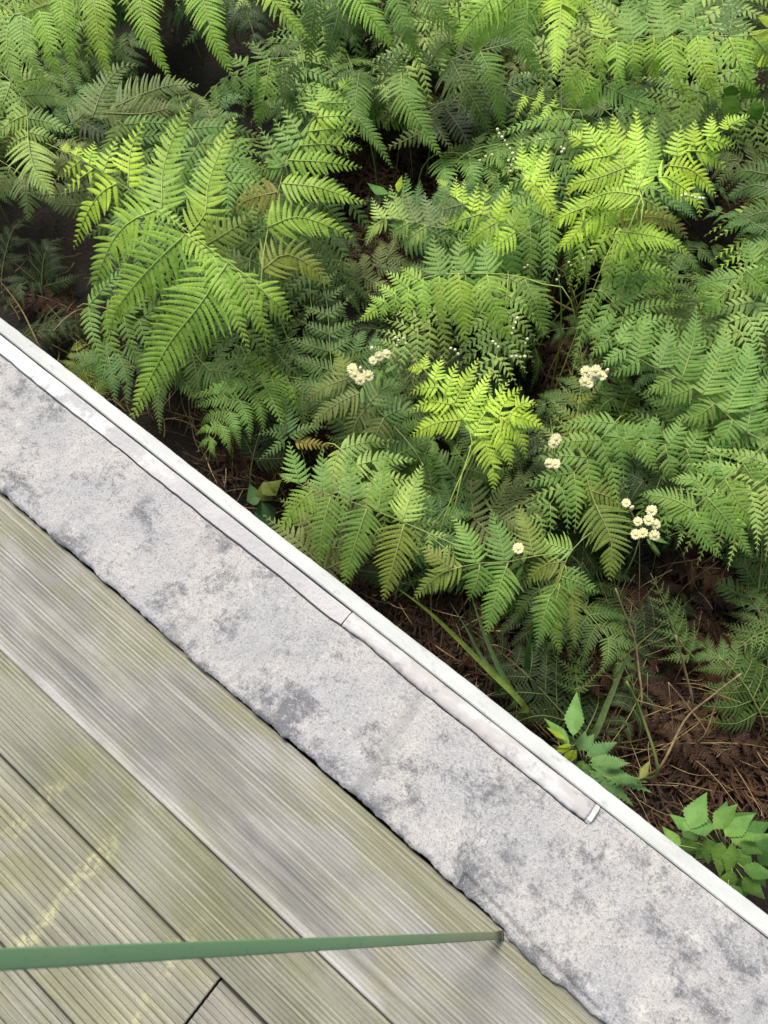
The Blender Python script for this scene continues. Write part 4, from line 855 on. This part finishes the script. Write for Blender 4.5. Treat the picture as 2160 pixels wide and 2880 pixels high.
stalk('dry_stem', 'thin pale stem leaning over the dark soil at the far left by the kerb', 'dry stem', [(115, 980), (60, 870), (0, 790), (-40, 740)], 0.08, 0.2, 0.0018, 0.0012, TWIG, group='dry stems')
stalk('dry_stem', 'pale curved twig on the dark ground left of the bright frond tip', 'dry stem', [(270, 890), (230, 870), (190, 890), (150, 930)], 0.03, 0.06, 0.0022, 0.001, TWIG, group='dry stems')
rb = random.Random(21)
b = MB()
for _ in range(420):
    x = rb.uniform(-20, 1700); y = kerb_y(x) - rb.uniform(10, 190)
    p = at(x, y, 0.0)
    if p.dot(VX) < 0.32: continue
    a = rb.uniform(0, 6.28); D = Vector((math.cos(a) * 0.7, math.sin(a) * 0.7, rb.uniform(0.3, 1.2))).normalized(); N = D.cross(Vector((rb.uniform(-1, 1), rb.uniform(-1, 1), 0.2))).normalized()
    b.blade(p, D, N, N.cross(D), rb.uniform(0.06, 0.2), 0.004, 5, 0, rb.uniform(-.4, .4), rb.uniform(0, .4), 0.4)
for _ in range(150):
    x, y = rb.uniform(1640, 2200), rb.uniform(1600, 2230)
    if y > kerb_y(x) - 30: continue
    p = at(x, y, 0.0); a = rb.uniform(0, 6.28); q = p + Vector((math.cos(a) * rb.uniform(0.03, 0.2), math.sin(a) * rb.uniform(0.03, 0.2), rb.uniform(0.08, 0.26)))
    if q.dot(VX) < 0.33: continue
    b.tube(spline([p, p.lerp(q, 0.5) + Vector((rb.uniform(-.02, .02), rb.uniform(-.02, .02), 0.01)), q], 6), rb.uniform(0.0010, 0.0020), 0.0006, 4)
o = tag(b.build('dry_grass', TWIG), 'thin dry grass on the dark soil along the foot of the wall', 'grass', kind='stuff')

# ---------------------------------------------------------------- white flowers
def head_mesh(r, seed):
    rn = random.Random(seed); b = MB(); n = 17
    for i in range(n):
        a = 2 * math.pi * i / n + rn.uniform(-.1, .1); D = Vector((math.cos(a), math.sin(a), rn.uniform(0.05, 0.3))).normalized(); N = Vector((0, 0, 1)); N = (N - D * N.dot(D)).normalized()
        b.blade(D * r * 0.25, D, N.cross(D), N, r * 0.78 * rn.uniform(0.88, 1.1), r * 0.40, 4, 0, 0.03, 0.22, -0.15, 0, lambda u: (0.55 + 0.5 * u) * (1 - u ** 5))
    return b
def dome_mesh(r):
    vv, ff = [], []
    for j in range(5):
        t = j / 5 * math.pi / 2
        for i in range(12): g = 2 * math.pi * i / 12; vv.append((r * math.cos(t) * math.cos(g), r * math.cos(t) * math.sin(g), r * 0.55 * math.sin(t)))
    vv.append((0, 0, r * 0.55))
    for j in range(4):
        for i in range(12): q = (i + 1) % 12; ff.append((j * 12 + i, j * 12 + q, (j + 1) * 12 + q, (j + 1) * 12 + i))
    for i in range(12): ff.append((48 + i, 48 + (i + 1) % 12, 60))
    return vv, ff
hm = []
for s in range(4):
    b = head_mesh(0.0115, s); me = bpy.data.meshes.new('flower'); me.from_pydata(b.v, [], b.f); me.materials.append(PETAL); me.polygons.foreach_set('use_smooth', [True] * len(me.polygons)); hm.append(me)
dv, df = dome_mesh(0.0048); dm = bpy.data.meshes.new('flower_centre'); dm.from_pydata(dv, [], df); dm.materials.append(EYE); dm.polygons.foreach_set('use_smooth', [True] * len(dm.polygons))
def flowers(label, heads, h, buds=()):
    cx = sum(p[0] for p in heads) / len(heads); cy = sum(p[1] for p in heads) / len(heads)
    node = at(cx + 6, cy + 30, h - 0.05); foot = at(cx + 20, cy + 60, 0.0); foot.z = gz(foot.x, foot.y) - 0.02
    root = empty('white_flower', foot); tag(root, label, 'flower', 'white daisy like flowers')
    b = MB(); b.tube(spline([foot, foot.lerp(node, 0.5) + Vector((0.01, -0.01, 0)), node], 10), 0.002, 0.0014, 5); ends = []
    for i, (x, y) in enumerate(heads):
        p = at(x, y, h + random.uniform(-0.012, 0.012)); b.tube([node, node.lerp(p, 0.6) - Vector((0, 0, 0.006)), p - Vector((0, 0, 0.002))], 0.0010, 0.0008, 4)
        up = ((CAMP - p).normalized() + Vector((random.uniform(-.35, .35), random.uniform(-.35, .35), 0.5))).normalized(); k = 15.5 * mpp(p) / 0.0115 * random.uniform(0.85, 1.08)
        o = bpy.data.objects.new('flower', random.choice(hm)); COL.objects.link(o); o.parent = root; o.location = p - foot; o.rotation_euler = up.to_track_quat('Z', 'Y').to_euler(); o.scale = (k, k, k)
        c = bpy.data.objects.new('flower_centre', dm); COL.objects.link(c); c.parent = o; c.location = (0, 0, 0.0012)
    s = b.build('stalk', STEM, root, foot); s.color = (0.14, 0.24, 0.06, 1)
    for (x, y) in buds:
        p = at(x, y, h); bb = MB(); bb.tube([p, p + Vector((0, 0, .004)), p + Vector((0, 0, .010))], 0.0052, 0.003, 8); bb.build('bud', BUD, root, foot)
    for i in range(3):
        q = node.lerp(foot, 0.15 + 0.2 * i); a = random.uniform(0, 6.28); D = Vector((math.cos(a), math.sin(a), 0.35)).normalized(); N = Vector((0, 0, 1)); N = (N - D * N.dot(D)).normalized()
        bb = MB(); bb.blade(q, D, N.cross(D), N, 0.045, 0.011, 8, 0.1, 0.1, 0.3, 0.3, 0, lambda u: math.sin(math.pi * min(1, 0.1 + 0.9 * u)) ** 0.7); lo = bb.build('leaf', LEAF, root, foot); lo.color = (0.13, 0.25, 0.06, 1)
flowers('three white flowers in a row, upper right of the two left clusters', [(1087, 995), (1066, 1001), (1050, 1013)], 0.53, [(1046, 984)])
flowers('small cluster of cream flowers, leftmost and lower of the two left clusters', [(991, 1037), (998, 1053), (1018, 1054), (1036, 1056), (1013, 1067)], 0.53, [(1014, 1040)])
flowers('largest white flower cluster, beside the tip of the broad right frond', [(1648, 1044), (1676, 1042), (1671, 1060), (1655, 1077), (1644, 1072), (1694, 1056)], 0.55, [(1706, 1046)])
flowers('pair of pale flower heads at the tip of the yellow green frond right of centre', [(1564, 1234), (1545, 1302), (1562, 1304), (1556, 1246)], 0.50, [(1536, 1306)])
flowers('scattered group of yellow white flowers above the rust brown dead fronds', [(1761, 1414), (1833, 1436), (1794, 1466), (1824, 1462), (1844, 1474), (1788, 1502), (1808, 1498), (1841, 1505)], 0.50, [(1776, 1430)])
flowers('single tiny white flower in the lower middle ferns', [(1458, 1542)], 0.42)

def bud_spike(label, path, h0, h1, beads, col=(0.16, 0.28, 0.06)):
    n = len(path); P = [at(x, y, h0 + (h1 - h0) * i / (n - 1)) for i, (x, y) in enumerate(path)]
    foot = P[0] + VX * 0.02; foot.z = gz(foot.x, foot.y) - 0.02
    root = empty('bud_spray', foot); tag(root, label, 'flower buds', 'sprays of pale flower buds')
    b = MB(); b.tube(spline([foot] + P, 18), 0.0017, 0.0009, 5)
    for (x, y) in beads:
        dd, q, t = seg_near(path, (x, y)); hh = h0 + (h1 - h0) * t; p = at(x, y, hh + 0.005); base = at(q[0], q[1], hh)
        if (p - base).length > 0.008: b.tube([base, base.lerp(p, 0.5) + Vector((0, 0, 0.002)), p], 0.0007, 0.0005, 4)
        bb = MB(); r = random.uniform(0.0024, 0.0046); up = (CAMP - p).normalized()
        ring = [(-1.0, 0.35), (-0.5, 0.86), (0.1, 1.0), (0.6, 0.75), (0.95, 0.25)]; S = up.cross(Vector((1, 0, 0.2))).normalized(); U = up.cross(S); base_i = 0
        for (zz, rr) in ring:
            for k in range(8): g = 2 * math.pi * k / 8; bb.v.append(p + up * (r * zz) + S * (r * rr * math.cos(g)) + U * (r * rr * math.sin(g)))
        for j in range(4):
            for k in range(8): q2 = (k + 1) % 8; bb.f.append((j * 8 + k, j * 8 + q2, j * 8 + 8 + q2, j * 8 + 8 + k)); bb.m.append(0)
        bb.f.append(tuple(range(8))[::-1]); bb.f.append(tuple(range(32, 40))); bb.m += [0, 0]
        bb.build('bud', BUD, root, foot)
    s = b.build('stalk', STEM, root, foot); s.color = (*col, 1)
bud_spike('upright bud spray with white beads right of the centre frond', [(1399, 1068), (1420, 1000), (1438, 950), (1455, 895)], 0.40, 0.60, [(1455, 895), (1450, 908), (1444, 924), (1440, 938), (1386, 961), (1394, 968), (1402, 976), (1483, 954), (1478, 966), (1440, 1003), (1452, 1002), (1464, 1004), (1476, 1003)])
bud_spike('pale bud spray draped beside the brown hollow in the upper middle', [(1530, 590), (1480, 530), (1450, 470), (1430, 410), (1399, 364)], 0.52, 0.62, [(1399, 364), (1404, 376), (1412, 386), (1420, 396), (1426, 408), (1434, 418), (1442, 432), (1444, 449), (1430, 452), (1438, 466), (1436, 482), (1452, 474), (1520, 392), (1350, 452), (1366, 440), (1384, 436)])
bud_spike('tall thin flower stalk standing straight up with a pinkish bud in the upper right', [(1600, 610), (1597, 540), (1582, 430), (1580, 330), (1578, 240), (1579, 150)], 0.46, 0.66, [(1578, 414), (1586, 420), (1580, 428)], (0.26, 0.36, 0.10))
bud_spike('fringe of tiny pale buds under the sunlit yellow fronds', [(1622, 880), (1600, 800), (1570, 752), (1475, 752)], 0.30, 0.46, [(1475, 752), (1484, 746), (1548, 752), (1556, 756), (1605, 747), (1566, 787), (1572, 776), (1530, 740), (1600, 738), (1640, 728), (1664, 706)])
bud_spike('short spray of white buds on the right slope of the sunlit yellow fronds', [(1860, 620), (1890, 570), (1930, 552), (1978, 556)], 0.55, 0.63, [(1917, 551), (1928, 548), (1946, 552), (1956, 556), (1968, 558), (1978, 558), (1876, 586)])
bud_spike('thin bud spray along the upper left of the middle yellow frond', [(1215, 1065), (1170, 1010), (1135, 965), (1112, 950)], 0.46, 0.58, [(1112, 950), (1120, 958), (1134, 952), (1142, 966), (1116, 972), (1268, 980), (1280, 984), (1288, 996)])
# orange brown forked stems
def forked(label, prongs, node, h):
    foot = at(node[0] + 10, node[1] + 60, 0); foot.z = gz(foot.x, foot.y) - 0.02; N = at(node[0], node[1], h)
    root = empty('forked_stem', foot); tag(root, label, 'stem')
    b = MB(); b.tube(spline([foot, foot.lerp(N, 0.6) + Vector((0.01, 0, 0)), N], 10), 0.0042, 0.0034, 6); b.build('stalk', ORANGE, root, foot)
    for pr in prongs:
        b = MB(); P = [at(x, y, h + dh) for x, y, dh in pr]; b.tube(spline([N] + P, 10), 0.0032, 0.0016, 6); b.build('branch', ORANGE, root, foot)
ORANGE = plain('orange_brown_stem', (0.26, 0.17, 0.05), 0.6, 0.4, 40)
forked('orange brown stem forking three ways over the reddish gap right of centre', [[(1550, 840, .05), (1488, 787, .12)], [(1612, 840, .05), (1603, 800, .12)], [(1638, 835, .05), (1650, 785, .12)]], (1622, 880), 0.26)

# ---------------------------------------------------------------- broad-leaved weeds
def leafy(name, label, leaves, h, col, stem_from, cat='plant', toothed=0.16, group=None, drop=0.035):
    """leaves: (base px, tip px, half-width px, [height offset])"""
    foot = at(stem_from[0], stem_from[1], 0.0)
    if foot.dot(VX) < 0.34: foot += VX * (0.34 - foot.dot(VX))
    foot.z = gz(foot.x, foot.y) - 0.02
    root = empty(name, foot); tag(root, label, cat, group)
    hub = at(stem_from[0], stem_from[1], h - 0.06); b = MB(); b.tube(spline([foot, foot.lerp(hub, 0.6) + Vector((0.006, 0.004, 0)), hub], 10), 0.0030, 0.002, 6)
    for lf in leaves:
        (bx, by), (tx, ty), hw = lf[:3]; dh = lf[3] if len(lf) > 3 else 0; cc = lf[4] if len(lf) > 4 else col
        B = at(bx, by, h + dh); T = at(tx, ty, h + dh - drop); k = mpp(B); l = (T - B).length; D = (T - B) / l
        up = ((CAMP - B).normalized() * 0.8 + Vector((random.uniform(-.3, .3), random.uniform(-.3, .3), 0.5))); N = (up - D * up.dot(D)).normalized()
        b.tube([hub, hub.lerp(B, 0.6) - Vector((0, 0, 0.008)), B], 0.0012, 0.0009, 4)
        q = MB(); K = 24
        q.blade(B, D, N.cross(D), N, l, hw * 2 * k, K, toothed, random.uniform(-0.12, 0.12), 0.12, 0.34, 0, lambda u: max(0.03, (u / 0.36) ** 0.65 if u < 0.36 else ((1 - u) / 0.64) ** 1.05 * (1 + 0.55 * (1 - u) * (u - 0.36))))
        o = q.build('leaf', LEAF, root, foot); o.color = shade(cc, 0.1)
    s = b.build('stem', STEM, root, foot); s.color = (*col, 1)
LG, LG2, LY = (0.155, 0.31, 0.08), (0.10, 0.24, 0.06), (0.32, 0.44, 0.05)
leafy('leafy_weed', 'young weed with one large pointed upright leaf peeking over the white kerb edge', [
    ((1612, 2068), (1622, 1936), 31, 0.02), ((1600, 2092), (1536, 2008), 19, 0.0), ((1590, 2080), (1532, 2040), 9, 0.01, LY), ((1604, 2100), (1552, 2120), 10, 0.0, LY), ((1612, 2110), (1570, 2150), 11, 0.0, LY), ((1606, 2096), (1558, 2098), 7, 0.01, LY), ((1620, 2110), (1600, 2160), 10, 0.0, LY)], 0.40, LG, (1625, 2110))
leafy('lobed_weed', 'low weed with jagged pale green leaves against the white kerb edge', [
    ((1630, 2110), (1650, 2050), 26), ((1640, 2110), (1680, 2062), 24), ((1650, 2125), (1745, 2085), 30), ((1660, 2140), (1765, 2130), 28), ((1660, 2150), (1790, 2175), 30), ((1670, 2160), (1850, 2230), 26), ((1670, 2170), (1800, 2262), 30), ((1660, 2170), (1750, 2240), 26), ((1640, 2150), (1690, 2215), 26),
    ((1640, 2140), (1620, 2190), 22), ((1700, 2150), (1780, 2140), 18, 0.02), ((1720, 2190), (1830, 2190), 18, 0.02), ((1800, 2190), (1836, 2135), 16, 0.0, (0.26, 0.29, 0.10))], 0.34, (0.16, 0.30, 0.11), (1650, 2160), toothed=0.45)
leafy('leafy_weed', 'leafy weed with oval toothed leaflets in the lower right corner', [
    ((1944, 2330), (1978, 2215), 38, 0.03), ((1940, 2335), (1884, 2280), 21, 0.03), ((1945, 2338), (2022, 2306), 24, 0.03), ((1913, 2378), (1856, 2322), 22, 0.02), ((2010, 2330), (2075, 2250), 30, 0.0), ((2040, 2350), (2118, 2275), 32, 0.0), ((2060, 2370), (2120, 2330), 30, 0.0),
    ((1960, 2370), (1920, 2400), 28, 0.0), ((1990, 2360), (2000, 2440), 34, 0.0), ((2030, 2370), (2010, 2470), 30, 0.01), ((2060, 2375), (2062, 2480), 26, 0.02), ((2080, 2370), (2160, 2400), 26, 0.02), ((2080, 2390), (2130, 2460), 28, 0.01), ((2090, 2440), (2200, 2470), 26, 0.02),
    ((2060, 2450), (2040, 2530), 28, 0.0), *[((2040 + 90 * math.cos(q), 2400 + 80 * math.sin(q)), (2040 + 170 * math.cos(q + .3), 2400 + 150 * math.sin(q + .3)), 27, -0.07 - 0.03 * (q % 2), (0.09, 0.20, 0.055)) for q in [0.45 * k_ for k_ in range(14)] if math.sin(q) < 0.55 or math.cos(q) > 0.2], ((2090, 2470), (2160, 2540), 30, 0.0), ((2050, 2490), (2100, 2560), 26, 0.0), ((2090, 2360), (2200, 2350), 12, 0.03), ((1990, 2380), (1950, 2420), 26, -0.02)], 0.42, LG, (2050, 2400))
leafy('yellow_leaf_plant', 'plant with smooth rounded yellow green leaves at the top right edge', [
    ((2170, 110), (2110, 75), 26, 0.04, LY), ((2190, 60), (2120, 50), 18, 0.02, LY), ((2180, 180), (2120, 130), 28, 0.03, LY), ((2120, 230), (2085, 285), 32, 0.0, (0.13, 0.25, 0.04)), ((2070, 270), (2030, 330), 36, 0.0, (0.13, 0.25, 0.03)), ((2150, 300), (2085, 330), 28, 0.0, (0.11, 0.23, 0.03)), ((2190, 270), (2150, 320), 24, 0.0, (0.10, 0.2, 0.03)), ((2060, 240), (2046, 290), 24, -0.02, (0.09, 0.2, 0.03))], 0.50, LG2, (2150, 260), toothed=0.0)
leafy('small_seedling', 'small seedling with plain pointed leaves at the edge of the brown hollow', [((1090, 545), (1020, 510), 16), ((1120, 540), (1124, 480), 11, 0.01, LY), ((1120, 545), (1165, 495), 12), ((1100, 548), (1060, 545), 12)], 0.34, LG2, (1110, 560), toothed=0.0)
leafy('shade_plant', 'shaded plant with dull broad leaves tucked against the kerb below the ladder frond', [((770, 1370), (700, 1400), 30, 0.02, (0.11, 0.14, 0.03)), ((740, 1390), (790, 1340), 26, 0.03, (0.12, 0.15, 0.035)), ((735, 1410), (770, 1500), 34, -0.02, (0.05, 0.11, 0.045)), ((720, 1420), (700, 1350), 24, 0.0, (0.06, 0.12, 0.04))], 0.24, (0.06, 0.12, 0.04), (745, 1400), toothed=0.0)
for o in bpy.data.objects:
    if len(str(o.get('label', '')).split()) > 16: print('LONG', o['label'])
print('objects', len(bpy.data.objects))
